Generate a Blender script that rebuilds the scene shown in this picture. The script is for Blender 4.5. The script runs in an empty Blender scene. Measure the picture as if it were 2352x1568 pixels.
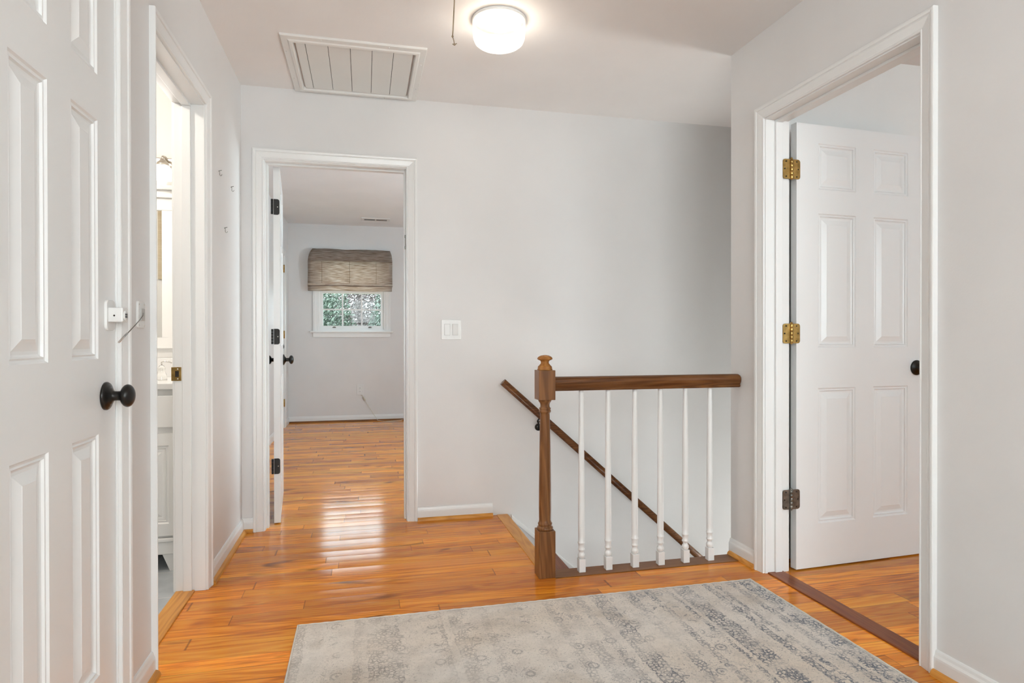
import bpy, bmesh, math, random
from mathutils import Vector, Matrix
random.seed(7)
S = bpy.context.scene
C = S.collection
R = math.radians

# ------------------------------------------------------------------ camera
IMG_W = 2352.0
F_PX = 1430.534
YAW, PITCH, ROLL = 0.233254, 0.004769, -0.001095
def cam_axes():
    cy, sy = math.cos(YAW), math.sin(YAW)
    F = Vector((sy, cy, 0)); Rt = Vector((cy, -sy, 0)); U = Vector((0, 0, 1))
    F2 = F*math.cos(PITCH) - U*math.sin(PITCH); U2 = U*math.cos(PITCH) + F*math.sin(PITCH)
    R2 = Rt*math.cos(ROLL) + U2*math.sin(ROLL); U3 = U2*math.cos(ROLL) - Rt*math.sin(ROLL)
    return R2, U3, F2
cam_d = bpy.data.cameras.new('camera'); cam = bpy.data.objects.new('camera', cam_d); C.objects.link(cam)
r_, u_, f_ = cam_axes()
m3 = Matrix((r_, u_, -f_)).transposed()
cam.matrix_world = Matrix.Translation((0, 0, 1.05767)) @ m3.to_4x4()
cam_d.sensor_width = 36.0; cam_d.sensor_fit = 'HORIZONTAL'
cam_d.lens = 36.0*F_PX/IMG_W
cam_d.clip_start = 0.02; cam_d.clip_end = 200
S.camera = cam

# ------------------------------------------------------------------ world, exposure
S.view_settings.view_transform = 'Standard'; S.view_settings.look = 'None'
S.view_settings.gamma = 1.0; S.view_settings.use_curve_mapping = False
S.view_settings.exposure = -0.70
W = bpy.data.worlds.new('world'); S.world = W; W.use_nodes = True
bg = W.node_tree.nodes['Background']; bg.inputs[0].default_value = (0.86, 0.94, 1.0, 1); bg.inputs[1].default_value = 13.0

def area(name, loc, rot, sx, sy, power, col=(1, 1, 1)):
    l = bpy.data.lights.new(name, 'AREA'); l.shape = 'RECTANGLE'; l.size = sx; l.size_y = sy; l.energy = power; l.color = col
    o = bpy.data.objects.new(name, l); C.objects.link(o); o.location = loc; o.rotation_euler = rot
    return o
# daylight at the windows; the hall one is added fill from behind the camera
area('hall_fill_light', (0.55, -1.86, 1.45), (R(90), 0, 0), 1.9, 1.5, 66, (0.985, 0.99, 1.0))
area('daylight_bedroom_side_window', (3.10, 4.95, 1.5), (0, R(128), 0), 1.3, 1.1, 140, (0.74, 0.89, 1.0))
area('daylight_right_room_window', (3.0, -1.66, 1.5), (R(114), 0, 0), 1.4, 1.3, 56, (0.80, 0.93, 1.0))
area('daylight_downstairs_window', (4.86, 3.15, -1.15), (0, R(90), 0), 1.3, 0.8, 200, (0.99, 0.99, 1.0))
# ceiling lamps: the light of each stands inside its glass shade (see the lamp builders)

# ------------------------------------------------------------------ mesh helpers
class MB:
    def __init__(s): s.v = []; s.f = []; s.sm = []
    def add(s, vs, fs, smooth=False):
        n = len(s.v); s.v += [tuple(v) for v in vs]
        for f in fs: s.f.append(tuple(n+i for i in f)); s.sm.append(smooth)
        return s
    def box(s, x0, x1, y0, y1, z0, z1):
        if x0 > x1: x0, x1 = x1, x0
        if y0 > y1: y0, y1 = y1, y0
        if z0 > z1: z0, z1 = z1, z0
        v = [(x0,y0,z0),(x1,y0,z0),(x1,y1,z0),(x0,y1,z0),(x0,y0,z1),(x1,y0,z1),(x1,y1,z1),(x0,y1,z1)]
        return s.add(v, [(0,3,2,1),(4,5,6,7),(0,1,5,4),(1,2,6,5),(2,3,7,6),(3,0,4,7)])
    def lathe(s, prof, c=(0,0,0), axis='Z', n=32, smooth=True):
        cx, cy, cz = c; vs = []; fs = []
        for (r, h) in prof:
            for k in range(n):
                a = 2*math.pi*k/n; p, q = r*math.cos(a), r*math.sin(a)
                vs.append({'Z': (cx+p, cy+q, cz+h), 'X': (cx+h, cy+p, cz+q), 'Y': (cx+q, cy+h, cz+p)}[axis])
        m = len(prof)
        for i in range(m-1):
            for k in range(n):
                a, b = i*n+k, i*n+(k+1) % n; fs.append((a, b, b+n, a+n))
        s.add(vs, fs, smooth)
        if prof[0][0] > 1e-5: s.add(vs[:n], [tuple(reversed(range(n)))])
        if prof[-1][0] > 1e-5: s.add(vs[-n:], [tuple(range(n))])
        return s
    def tube(s, pts, r, n=10, smooth=True):
        pts = [Vector(p) for p in pts]; vs = []; fs = []; m = len(pts)
        rr = r if isinstance(r, (list, tuple)) else [r]*m
        up = None
        for i, p in enumerate(pts):
            t = (pts[min(i+1, m-1)]-pts[max(i-1, 0)]).normalized()
            if up is None:
                up = Vector((0,0,1)) if abs(t.z) < .9 else Vector((1,0,0))
            a = t.cross(up).normalized(); b = a.cross(t).normalized(); up = b
            for k in range(n):
                g = 2*math.pi*k/n; vs.append(p + a*rr[i]*math.cos(g) + b*rr[i]*math.sin(g))
        for i in range(m-1):
            for k in range(n):
                q, w = i*n+k, i*n+(k+1) % n; fs.append((q, w, w+n, q+n))
        s.add(vs, fs, smooth)
        s.add(vs[:n], [tuple(reversed(range(n)))]); s.add(vs[-n:], [tuple(range(n))])
        return s
    def loft(s, loops, closed=True, caps=True, smooth=False):
        n = len(loops[0]); vs = [v for l in loops for v in l]; fs = []
        for i in range(len(loops)-1):
            for k in range(n if closed else n-1):
                a, b = i*n+k, i*n+(k+1) % n; fs.append((a, b, b+n, a+n))
        s.add(vs, fs, smooth)
        if caps and closed:
            s.add(loops[0], [tuple(reversed(range(n)))]); s.add(loops[-1], [tuple(range(n))])
        return s
    def xf(s, M):
        s.v = [tuple(M @ Vector(v)) for v in s.v]; return s
    def build(s, name, mat, parent=None, bevel=0, seg=2, fix=True):
        me = bpy.data.meshes.new(name); me.from_pydata(s.v, [], s.f)
        me.polygons.foreach_set('use_smooth', s.sm); me.update()
        if fix:
            bm = bmesh.new(); bm.from_mesh(me); bmesh.ops.remove_doubles(bm, verts=bm.verts, dist=1e-5)
            bmesh.ops.recalc_face_normals(bm, faces=bm.faces); bm.to_mesh(me); bm.free()
        if mat: me.materials.append(mat)
        o = bpy.data.objects.new(name, me); C.objects.link(o)
        if parent: o.parent = parent
        if bevel:
            b = o.modifiers.new('bevel', 'BEVEL'); b.width = bevel; b.segments = seg; b.limit_method = 'ANGLE'; b.angle_limit = R(40)
        return o
def tag(o, label, cat, group=None, kind=None):
    o['label'] = label; o['category'] = cat
    if group: o['group'] = group
    if kind: o['kind'] = kind
    return o
def struct(o, label, cat): return tag(o, label, cat, kind='structure')
def empty(name, loc=(0,0,0), rz=0):
    o = bpy.data.objects.new(name, None); C.objects.link(o); o.location = loc; o.rotation_euler = (0,0,rz); o.empty_display_size = .05
    return o
def copy_tree(o, parent=None):
    c = o.copy(); C.objects.link(c); c.parent = parent
    for ch in [x for x in o.children]: copy_tree(ch, c)
    return c

# ------------------------------------------------------------------ materials
def mat(name):
    m = bpy.data.materials.new(name); m.use_nodes = True
    nt = m.node_tree; return m, nt, nt.nodes['Principled BSDF']
def N(nt, t, **k):
    n = nt.nodes.new(t)
    for a, b in k.items(): setattr(n, a, b)
    return n
def math_(nt, op, a, b=None, c=None):
    n = N(nt, 'ShaderNodeMath', operation=op)
    for i, x in enumerate((a, b, c)):
        if x is None: continue
        if isinstance(x, (int, float)): n.inputs[i].default_value = x
        else: nt.links.new(x, n.inputs[i])
    return n.outputs[0]
def ramp(nt, fac, stops):
    n = N(nt, 'ShaderNodeValToRGB'); e = n.color_ramp.elements
    while len(e) < len(stops): e.new(0.5)
    for i, (p, c) in enumerate(stops):
        e[i].position = p; e[i].color = (c[0], c[1], c[2], 1)
    nt.links.new(fac, n.inputs[0]); return n.outputs[0]
def mixc(nt, fac, a, b, blend='MIX'):
    n = N(nt, 'ShaderNodeMix', data_type='RGBA', blend_type=blend)
    for s, x in ((n.inputs[0], fac), (n.inputs[6], a), (n.inputs[7], b)):
        if isinstance(x, (int, float)): s.default_value = x
        elif isinstance(x, tuple): s.default_value = (x[0], x[1], x[2], 1)
        else: nt.links.new(x, s)
    return n.outputs[2]
def paint(name, col, rough=.5, bump=.08, scale=160, dirt=0.02):
    m, nt, b = mat(name)
    tc = N(nt, 'ShaderNodeTexCoord')
    n = N(nt, 'ShaderNodeTexNoise'); n.inputs['Scale'].default_value = scale; n.inputs['Detail'].default_value = 3
    nt.links.new(tc.outputs['Object'], n.inputs['Vector'])
    n2 = N(nt, 'ShaderNodeTexNoise'); n2.inputs['Scale'].default_value = 2.3; n2.inputs['Detail'].default_value = 4
    nt.links.new(tc.outputs['Object'], n2.inputs['Vector'])
    lo = tuple(c*(1-dirt) for c in col); hi = tuple(min(1, c*(1+dirt)) for c in col)
    nt.links.new(ramp(nt, n2.outputs[0], [(.35, lo), (.65, hi)]), b.inputs['Base Color'])
    b.inputs['Roughness'].default_value = rough
    if bump:
        bp = N(nt, 'ShaderNodeBump'); bp.inputs['Strength'].default_value = bump; bp.inputs['Distance'].default_value = .002
        nt.links.new(n.outputs[0], bp.inputs['Height']); nt.links.new(bp.outputs[0], b.inputs['Normal'])
    return m
def plain(name, col, rough=.4, metal=0.0, noise=.06, spec=None):
    m, nt, b = mat(name)
    tc = N(nt, 'ShaderNodeTexCoord'); n = N(nt, 'ShaderNodeTexNoise'); n.inputs['Scale'].default_value = 40; n.inputs['Detail'].default_value = 3
    nt.links.new(tc.outputs['Object'], n.inputs['Vector'])
    nt.links.new(ramp(nt, n.outputs[0], [(.3, tuple(c*(1-noise) for c in col)), (.7, tuple(min(1, c*(1+noise)) for c in col))]), b.inputs['Base Color'])
    b.inputs['Roughness'].default_value = rough; b.inputs['Metallic'].default_value = metal
    return m

WALL = paint('warm_grey_wall_paint', (.735, .720, .712), .42, .10, 170)
CEIL = paint('ceiling_paint', (.80, .765, .745), .7, .16, 110)
TRIM = paint('white_trim_paint', (.79, .785, .775), .28, .03, 60, .01)
DOORP = paint('white_door_paint', (.815, .815, .81), .30, .06, 90, .01)
BWALL = paint('bathroom_white_paint', (.82, .81, .79), .5, .04, 120)
PLAST = plain('white_plastic', (.78, .775, .76), .25, 0, .01)
BLACK = plain('oil_rubbed_bronze', (.012, .011, .010), .28, .3)
BRASS = plain('aged_brass', (.42, .27, .09), .32, 1.0, .3)
HBLK = plain('matte_black_metal', (.012, .011, .010), .6, 0, .3)
PEWTER = plain('tarnished_grey_metal', (.20, .19, .17), .38, .9, .35)
CHROME = plain('brushed_chrome', (.62, .60, .57), .22, 1.0)
DARK = plain('dark_gap', (.02, .017, .014), .9)
ROPE = plain('tan_cord', (.33, .25, .17), .9, 0, .2)

def grain_color(nt, vec, seed, dark, mid, light, knots=True):
    """long streaked oak grain running along X of vec; returns a colour"""
    mp = N(nt, 'ShaderNodeMapping'); mp.inputs['Scale'].default_value = (1.3, 17, 17)
    nt.links.new(vec, mp.inputs['Vector'])
    add = N(nt, 'ShaderNodeVectorMath', operation='ADD'); nt.links.new(mp.outputs[0], add.inputs[0])
    if seed is not None: nt.links.new(seed, add.inputs[1])
    n1 = N(nt, 'ShaderNodeTexNoise'); n1.inputs['Scale'].default_value = .55; n1.inputs['Detail'].default_value = 3; n1.inputs['Distortion'].default_value = .5
    nt.links.new(add.outputs[0], n1.inputs['Vector'])
    # cathedral rings: bands of a smooth height field
    w = math_(nt, 'SINE', math_(nt, 'MULTIPLY', n1.outputs[0], 85.0))
    w = math_(nt, 'MULTIPLY_ADD', w, .5, .5)
    mp2 = N(nt, 'ShaderNodeMapping'); mp2.inputs['Scale'].default_value = (7, 330, 330); nt.links.new(vec, mp2.inputs['Vector'])
    n2 = N(nt, 'ShaderNodeTexNoise'); n2.inputs['Scale'].default_value = 1; n2.inputs['Detail'].default_value = 3
    nt.links.new(mp2.outputs[0], n2.inputs['Vector'])
    n3 = N(nt, 'ShaderNodeTexNoise'); n3.inputs['Scale'].default_value = .32; n3.inputs['Detail'].default_value = 4; n3.inputs['Roughness'].default_value = .6
    nt.links.new(add.outputs[0], n3.inputs['Vector'])
    f = math_(nt, 'ADD', math_(nt, 'MULTIPLY', w, .215), math_(nt, 'MULTIPLY', n2.outputs[0], .30))
    f = math_(nt, 'ADD', f, math_(nt, 'MULTIPLY', n3.outputs[0], .75))
    col = ramp(nt, f, [(.31, dark), (.570, mid), (.87, light)])
    if knots:
        mp3 = N(nt, 'ShaderNodeMapping'); mp3.inputs['Scale'].default_value = (2.2, 9, 9); nt.links.new(vec, mp3.inputs['Vector'])
        a3 = N(nt, 'ShaderNodeVectorMath', operation='ADD'); nt.links.new(mp3.outputs[0], a3.inputs[0])
        if seed is not None: nt.links.new(seed, a3.inputs[1])
        n4 = N(nt, 'ShaderNodeTexNoise'); n4.inputs['Scale'].default_value = .9; n4.inputs['Detail'].default_value = 2; n4.inputs['Distortion'].default_value = 1.2
        nt.links.new(a3.outputs[0], n4.inputs['Vector'])
        k = ramp(nt, n4.outputs[0], [(.63, (0,0,0)), (.74, (1,1,1))])
        col = mixc(nt, math_(nt, 'MULTIPLY', k, .75), col, tuple(c*.35 for c in dark))
    return col

def oak(name, dark, mid, light, rough=.3, axis='X', coat=0.0, knots=False):
    m, nt, b = mat(name); tc = N(nt, 'ShaderNodeTexCoord'); v = tc.outputs['Object']
    if axis != 'X':
        sp = N(nt, 'ShaderNodeSeparateXYZ'); cb = N(nt, 'ShaderNodeCombineXYZ'); nt.links.new(v, sp.inputs[0])
        o = {'Y': (1, 0, 2), 'Z': (2, 0, 1)}[axis]
        for i in range(3): nt.links.new(sp.outputs[o[i]], cb.inputs[i])
        v = cb.outputs[0]
    nt.links.new(grain_color(nt, v, None, dark, mid, light, knots), b.inputs['Base Color'])
    b.inputs['Roughness'].default_value = rough; b.inputs['IOR'].default_value = 1.3
    return m

def plank_floor(name, w=.0825):
    m, nt, b = mat(name); tc = N(nt, 'ShaderNodeTexCoord'); sp = N(nt, 'ShaderNodeSeparateXYZ'); nt.links.new(tc.outputs['Object'], sp.inputs[0])
    X, Y = sp.outputs[0], sp.outputs[1]
    row = math_(nt, 'FLOOR', math_(nt, 'DIVIDE', Y, w))
    wn = N(nt, 'ShaderNodeTexWhiteNoise', noise_dimensions='1D'); nt.links.new(row, wn.inputs['W'])
    length = math_(nt, 'MULTIPLY_ADD', wn.outputs[0], .55, .62)
    wn2 = N(nt, 'ShaderNodeTexWhiteNoise', noise_dimensions='1D'); nt.links.new(math_(nt, 'ADD', row, 37.3), wn2.inputs['W'])
    xo = math_(nt, 'DIVIDE', math_(nt, 'ADD', X, math_(nt, 'MULTIPLY', wn2.outputs[0], 5.0)), length)
    # uneven board lengths: warp the run before cutting
    xo = math_(nt, 'ADD', xo, math_(nt, 'MULTIPLY', math_(nt, 'SINE', math_(nt, 'MULTIPLY_ADD', xo, 2.1, row)), .30))
    col_i = math_(nt, 'FLOOR', xo)
    cb = N(nt, 'ShaderNodeCombineXYZ'); nt.links.new(row, cb.inputs[0]); nt.links.new(col_i, cb.inputs[1])
    wn3 = N(nt, 'ShaderNodeTexWhiteNoise', noise_dimensions='3D'); nt.links.new(cb.outputs[0], wn3.inputs['Vector'])
    seed = N(nt, 'ShaderNodeVectorMath', operation='SCALE'); nt.links.new(wn3.outputs['Color'], seed.inputs[0]); seed.inputs['Scale'].default_value = 90
    g = grain_color(nt, tc.outputs['Object'], seed.outputs[0], (.26, .058, .006), (.80, .245, .016), (1.0, .45, .045))
    r = N(nt, 'ShaderNodeSeparateColor'); nt.links.new(wn3.outputs['Color'], r.inputs[0])
    tone = math_(nt, 'MULTIPLY_ADD', math_(nt, 'POWER', r.outputs[0], 1.0), .36, .76)
    tn = N(nt, 'ShaderNodeVectorMath', operation='SCALE'); nt.links.new(g, tn.inputs[0]); nt.links.new(tone, tn.inputs['Scale'])
    # some boards are redder
    red = mixc(nt, math_(nt, 'MULTIPLY', math_(nt, 'GREATER_THAN', r.outputs[1], .62), .34), tn.outputs[0], (.36, .10, .022))
    # seams
    fy = math_(nt, 'ABSOLUTE', math_(nt, 'SUBTRACT', math_(nt, 'FRACT', math_(nt, 'DIVIDE', Y, w)), .5))
    sy = ramp(nt, fy, [(.488, (0,0,0)), (.497, (1,1,1))])
    fx = math_(nt, 'ABSOLUTE', math_(nt, 'SUBTRACT', math_(nt, 'FRACT', xo), .5))
    sx = ramp(nt, fx, [(.4992, (0,0,0)), (.4999, (1,1,1))])
    seam = math_(nt, 'MAXIMUM', sy, sx)
    c = mixc(nt, math_(nt, 'MULTIPLY', seam, .72), red, (.06, .022, .008))
    nt.links.new(c, b.inputs['Base Color'])
    # every board lies at a slightly different tilt, which breaks the reflections into stripes
    tilt = N(nt, 'ShaderNodeVectorMath', operation='SUBTRACT'); nt.links.new(wn3.outputs['Color'], tilt.inputs[0]); tilt.inputs[1].default_value = (.5, .5, .5)
    ts = N(nt, 'ShaderNodeVectorMath', operation='MULTIPLY'); nt.links.new(tilt.outputs[0], ts.inputs[0]); ts.inputs[1].default_value = (.006, .030, 0)
    # cupped boards: the normal swings a little across each board
    cup = math_(nt, 'MULTIPLY', math_(nt, 'SUBTRACT', math_(nt, 'FRACT', math_(nt, 'DIVIDE', Y, w)), .5), .030)
    cc = N(nt, 'ShaderNodeCombineXYZ'); nt.links.new(cup, cc.inputs[1])
    bp = N(nt, 'ShaderNodeBump'); bp.inputs['Strength'].default_value = .10; bp.inputs['Distance'].default_value = .001
    mpn = N(nt, 'ShaderNodeMapping'); mpn.inputs['Scale'].default_value = (14, 160, 1); nt.links.new(tc.outputs['Object'], mpn.inputs['Vector'])
    nn = N(nt, 'ShaderNodeTexNoise'); nn.inputs['Scale'].default_value = 1; nn.inputs['Detail'].default_value = 2; nt.links.new(mpn.outputs[0], nn.inputs['Vector'])
    h = math_(nt, 'SUBTRACT', nn.outputs[0], math_(nt, 'MULTIPLY', seam, 1.5))
    nt.links.new(h, bp.inputs['Height'])
    a1 = N(nt, 'ShaderNodeVectorMath', operation='ADD'); nt.links.new(bp.outputs[0], a1.inputs[0]); nt.links.new(ts.outputs[0], a1.inputs[1])
    a2 = N(nt, 'ShaderNodeVectorMath', operation='ADD'); nt.links.new(a1.outputs[0], a2.inputs[0]); nt.links.new(cc.outputs[0], a2.inputs[1])
    nz = N(nt, 'ShaderNodeVectorMath', operation='NORMALIZE'); nt.links.new(a2.outputs[0], nz.inputs[0])
    nt.links.new(nz.outputs[0], b.inputs['Normal'])
    b.inputs['Roughness'].default_value = .15
    b.inputs['IOR'].default_value = 1.28
    return m
FLOOR = plank_floor('oak_plank_floor')
OAK_GOLD = oak('golden_oak', (.38, .15, .026), (.62, .27, .052), (.74, .37, .09), .3)
OAK_GOLD_Y = oak('golden_oak_lengthwise', (.38, .15, .026), (.62, .27, .052), (.74, .37, .09), .3, 'Y')
OAK_DARK_Y = oak('walnut_stained_oak_strip', (.10, .022, .005), (.20, .052, .013), (.30, .09, .024), .28, 'Y')
OAK_DARK_X = oak('dark_stained_sill', (.10, .034, .009), (.19, .072, .020), (.28, .115, .034), .3, 'X')
RAILW = oak('stained_rail_wood', (.045, .016, .006), (.105, .039, .013), (.19, .076, .025), .25, 'X')
RAILZ = oak('stained_newel_wood', (.065, .025, .009), (.155, .064, .024), (.27, .12, .045), .28, 'Z')

# ------------------------------------------------------------------ dimensions
XL, XR, D, CZ = -.6514, 1.7542, 3.6489, 2.4413
T = .115
YR = 2.7285           # where the right wall ends at the stairwell
RY = 2.61             # inner face of the right room's back wall
YF = -1.8             # wall behind the camera
DH = 2.038            # opening height
BX0, BX1 = -.530, .238        # back doorway
LY0, LY1 = 2.192, 2.845       # bathroom doorway
PY0, PY1 = 1.658, 2.456       # right doorway
KY0, KY1 = 1.273, 1.889       # closet doorway
BRX0, BRX1, BRY, BRZ = -.925, 2.95, 8.24, 2.505
J = .019
SX0 = .846            # stairwell edge
EX = 4.75

# ------------------------------------------------------------------ walls
def wall_with(axis, a0, a1, b0, b1, z0, z1, holes):
    """slab a0..a1 thick along `axis`, runs b0..b1; holes = (b0,b1,z0,z1)"""
    mb = MB()
    def bx(p0, p1, q0, q1):
        if p1-p0 < 1e-4 or q1-q0 < 1e-4: return
        if axis == 'X': mb.box(a0, a1, p0, p1, q0, q1)
        else: mb.box(p0, p1, a0, a1, q0, q1)
    cur = b0
    for (h0, h1, v0, v1) in sorted(holes):
        bx(cur, h0, z0, z1); bx(h0, h1, z0, v0); bx(h0, h1, v1, z1); cur = h1
    bx(cur, b1, z0, z1)
    return mb
o = wall_with('X', XL-T, XL, YF, D, -.02, CZ, [(KY0-J, KY1+J-.003, -.02, DH+J), (LY0-J, LY1+J, -.02, DH+J)]).build('wall_left', WALL, fix=False)
struct(o, 'warm grey wall with the closet door and the bathroom doorway, left of the hall', 'wall')
o = wall_with('Y', D, D+T, -2.3, EX, -2.8, CZ+.2, [(BX0-J, BX1+J, -.10, DH+J)]).build('wall_back', WALL, fix=False)
struct(o, 'warm grey wall behind the stair railing, with the bedroom doorway', 'wall')
o = wall_with('X', XR, XR+T, YF, YR, -.02, CZ, [(PY0-J, PY1+J, -.02, DH+J)]).build('wall_right', WALL, fix=False)
struct(o, 'warm grey wall on the right with the doorway of the right room', 'wall')
o = wall_with('Y', RY, YR, XR+T, EX, -2.8, CZ, []).build('wall_stairwell', BWALL, fix=False)
struct(o, 'wall between the right room and the stairwell, behind the open white door', 'wall')
mb = MB(); mb.box(SX0-.05, XR+T, 2.63, YR-.012, -2.8, -.03)
mb.box(SX0-.09, SX0-.012, YR-.012, D, -2.8, -.03)
struct(mb.build('wall_under_landing', WALL, fix=False), 'wall under the landing floor, in the stairwell', 'wall')
o = wall_with('Y', YF-T, YF, -2.3, EX, -.02, CZ, [(-.4, 1.5, .7, 2.2), (2.3, 3.7, .85, 2.15)]).build('wall_rear', WALL, fix=False)
struct(o, 'wall behind the camera with the added fill window', 'wall')
o = wall_with('X', EX, EX+T, YF, D, -2.8, CZ+.2, [(2.75, 3.55, -1.8, -.5)]).build('wall_far_right', WALL, fix=False)
struct(o, 'end wall of the stairwell and the right room', 'wall')
mb = MB(); mb.box(3.3, 3.4, YR, D, 1.0, CZ)
struct(mb.build('wall_stair_light_block', WALL, fix=False), 'unseen wall added over the lower stairs to block light from below', 'wall')  # added out of view to limit downstairs light reaching the upper hall
# bathroom shell
mb = MB(); mb.box(-2.4, -2.3, YF, D, -.02, CZ); mb.box(-2.3, XL-T, .95, 1.0, -.02, CZ)
struct(mb.build('wall_bathroom', BWALL, fix=False), 'white bathroom walls', 'wall')
mb = MB(); mb.box(XL-T-.004, XL-T, 1.0, LY0-.09, 0, CZ); mb.box(XL-T-.004, XL-T, LY1+.09, D, 0, CZ); mb.box(-2.3, XL-T, D-.004, D, 0, CZ)
mb.box(XL-T-.004, XL-T, LY0-.09, LY1+.09, DH+.09, CZ)
struct(mb.build('wall_bathroom_lining', BWALL, fix=False), 'white painted inner faces of the bathroom', 'wall')
# bedroom shell
o = wall_with('X', BRX0-T, BRX0, D+T, BRY, -.02, BRZ, [(7.20, 7.83, -.02, 2.06)]).build('wall_bedroom_left', WALL, fix=False)
struct(o, 'left wall of the bedroom with its closet door', 'wall')
o = wall_with('Y', BRY, BRY+T, BRX0-T, BRX1+T, -.02, BRZ, [(-.570, .275, 1.155, 2.12)]).build('wall_bedroom_back', WALL, fix=False)
struct(o, 'far bedroom wall with the small window and woven shade', 'wall')
o = wall_with('X', BRX1, BRX1+T, D+T, BRY, -.02, BRZ, [(4.35, 5.55, .8, 2.2)]).build('wall_bedroom_right', WALL, fix=False)
struct(o, 'right wall of the bedroom with its side window', 'wall')
mb = MB(); mb.box(BRX0-.75, BRX0-T, 7.0, 7.05, 0, BRZ); mb.box(BRX0-.75, BRX0-T, 8.0, 8.05, 0, BRZ); mb.box(BRX0-.8, BRX0-.75, 7.0, 8.05, 0, BRZ)
struct(mb.build('wall_bedroom_closet', WALL, fix=False), 'inside of the bedroom closet', 'wall')
mb = MB(); mb.box(-1.35, -1.3, 1.0, 2.0, 0, CZ); 
struct(mb.build('wall_hall_closet', WALL, fix=False), 'inside of the hall closet', 'wall')
# ceilings
mb = MB(); mb.box(-2.4, EX+T, YF-T, D, CZ, CZ+.1)
struct(mb.build('ceiling', CEIL, fix=False), 'smooth light grey hall ceiling with the attic fan vent and drum lamp', 'ceiling')
mb = MB(); mb.box(BRX0-.8, BRX1+T, D+T, BRY+T, BRZ, BRZ+.1)
struct(mb.build('ceiling_bedroom', paint('white_ceiling_paint', (.86, .875, .89), .7, .1, 110), fix=False), 'bedroom ceiling seen through the back doorway', 'ceiling')
# floors
mb = MB()
def fl(x0, x1, y0, y1): mb.box(x0, x1, y0, y1, -.04, 0)
fl(XL-T+.002, XR+T, YF, 2.62); fl(XL-T+.002, .822, 2.62, D); fl(XR+T, EX, YF, RY)
fl(BX0-J, BX1+J, D, D+T); fl(BRX0-.75, BRX1, D+T, BRY)
struct(mb.build('floor', FLOOR, fix=False), 'glossy golden oak plank floor running through hall and rooms', 'floor')
m, nt, b = mat('grey_slate_tile'); tc = N(nt, 'ShaderNodeTexCoord'); sp = N(nt, 'ShaderNodeSeparateXYZ'); nt.links.new(tc.outputs['Object'], sp.inputs[0])
def tl(sock, off, w): return math_(nt, 'ABSOLUTE', math_(nt, 'SUBTRACT', math_(nt, 'FRACT', math_(nt, 'DIVIDE', math_(nt, 'SUBTRACT', sock, off), w)), .5))
g = math_(nt, 'MAXIMUM', tl(sp.outputs[0], -.955, .30), tl(sp.outputs[1], 3.10, .30))
n1 = N(nt, 'ShaderNodeTexNoise'); n1.inputs['Scale'].default_value = 9; n1.inputs['Detail'].default_value = 8; nt.links.new(tc.outputs['Object'], n1.inputs['Vector'])
tcx = ramp(nt, n1.outputs[0], [(.3, (.38, .41, .43)), (.7, (.52, .55, .57))])
gm = ramp(nt, g, [(.490, (0,0,0)), (.494, (1,1,1))])
nt.links.new(mixc(nt, gm, tcx, (.62, .61, .59)), b.inputs['Base Color']); b.inputs['Roughness'].default_value = .4
TILE = m
mb = MB(); mb.box(-2.3, XL-T+.002, 1.0, D-.004, -.04, 0)
struct(mb.build('floor_bathroom', TILE, fix=False), 'grey square tile floor of the bathroom', 'floor')
mb = MB(); mb.box(SX0-.09, EX, 2.6, D, -2.85, -2.8)
struct(mb.build('floor_downstairs', FLOOR, fix=False), 'floor at the foot of the stairs', 'floor')

# ------------------------------------------------------------------ casings, jambs, baseboards
PROF = [(0,0),(0,.0085),(.002,.0105),(.005,.0105),(.007,.0085),(.0085,.0085),(.011,.0098),(.020,.0115),(.030,.0135),(.036,.0150),(.0385,.0135),(.040,.0135),(.043,.0175),(.050,.0190),(.055,.0185),(.057,.0170),(.057,0)]
def casing(mb, P, U, Nn, u0, u1, h, z0=0.0, ws=1.0):
    """colonial casing; P plane origin, U run direction, Nn outward normal; inner opening edges u0,u1,h"""
    P, U, Nn = Vector(P), Vector(U), Vector(Nn)
    def pt(u, z, t): v = P + U*u + Nn*t; return (v.x, v.y, z)
    l1 = [pt(u0-w*ws, z0, t) for w, t in PROF]; l2 = [pt(u0-w*ws, h+w, t) for w, t in PROF]
    l3 = [pt(u1+w, h+w, t) for w, t in PROF]; l4 = [pt(u1+w, z0, t) for w, t in PROF]
    mb.loft([l1, l2, l3, l4])
    return mb
def jamb(mb, axis, a0, a1, b0, b1, h, stop0, stop1, legs=True):
    """frame lining of an opening b0..b1 (clear), a0..a1 through the wall, with a stop strip stop0..stop1"""
    def bx(p0, p1, q0, q1, z0, z1):
        if axis == 'X': mb.box(p0, p1, q0, q1, z0, z1)
        else: mb.box(q0, q1, p0, p1, z0, z1)
    bx(a0, a1, b0-J, b0, 0, h); bx(a0, a1, b1, b1+J, 0, h); bx(a0, a1, b0-J, b1+J, h, h+J)
    bx(stop0, stop1, b0, b0+.011, 0, h-.011); bx(stop0, stop1, b1-.011, b1, 0, h-.011); bx(stop0, stop1, b0, b1, h-.011, h)
    return mb
def frame(name, label, faces, jb):
    mb = MB(); jamb(mb, *jb); o = mb.build(name, TRIM, fix=False, bevel=.0012)
    struct(o, label, 'door frame')
    for f in faces:
        m2 = MB(); casing(m2, *f); m2.build('casing', TRIM, o)
    return o
RV = .005
f_back = frame('trim_1', 'white colonial door frame around the bedroom doorway', [((0, D, 0), (1,0,0), (0,-1,0), BX0-RV, BX1+RV, DH+RV), ((0, D+T, 0), (1,0,0), (0,1,0), BX0-RV, BX1+RV, DH+RV)],
      ('Y', D-.001, D+T+.001, BX0, BX1, DH, D+.045, D+.078))
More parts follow.
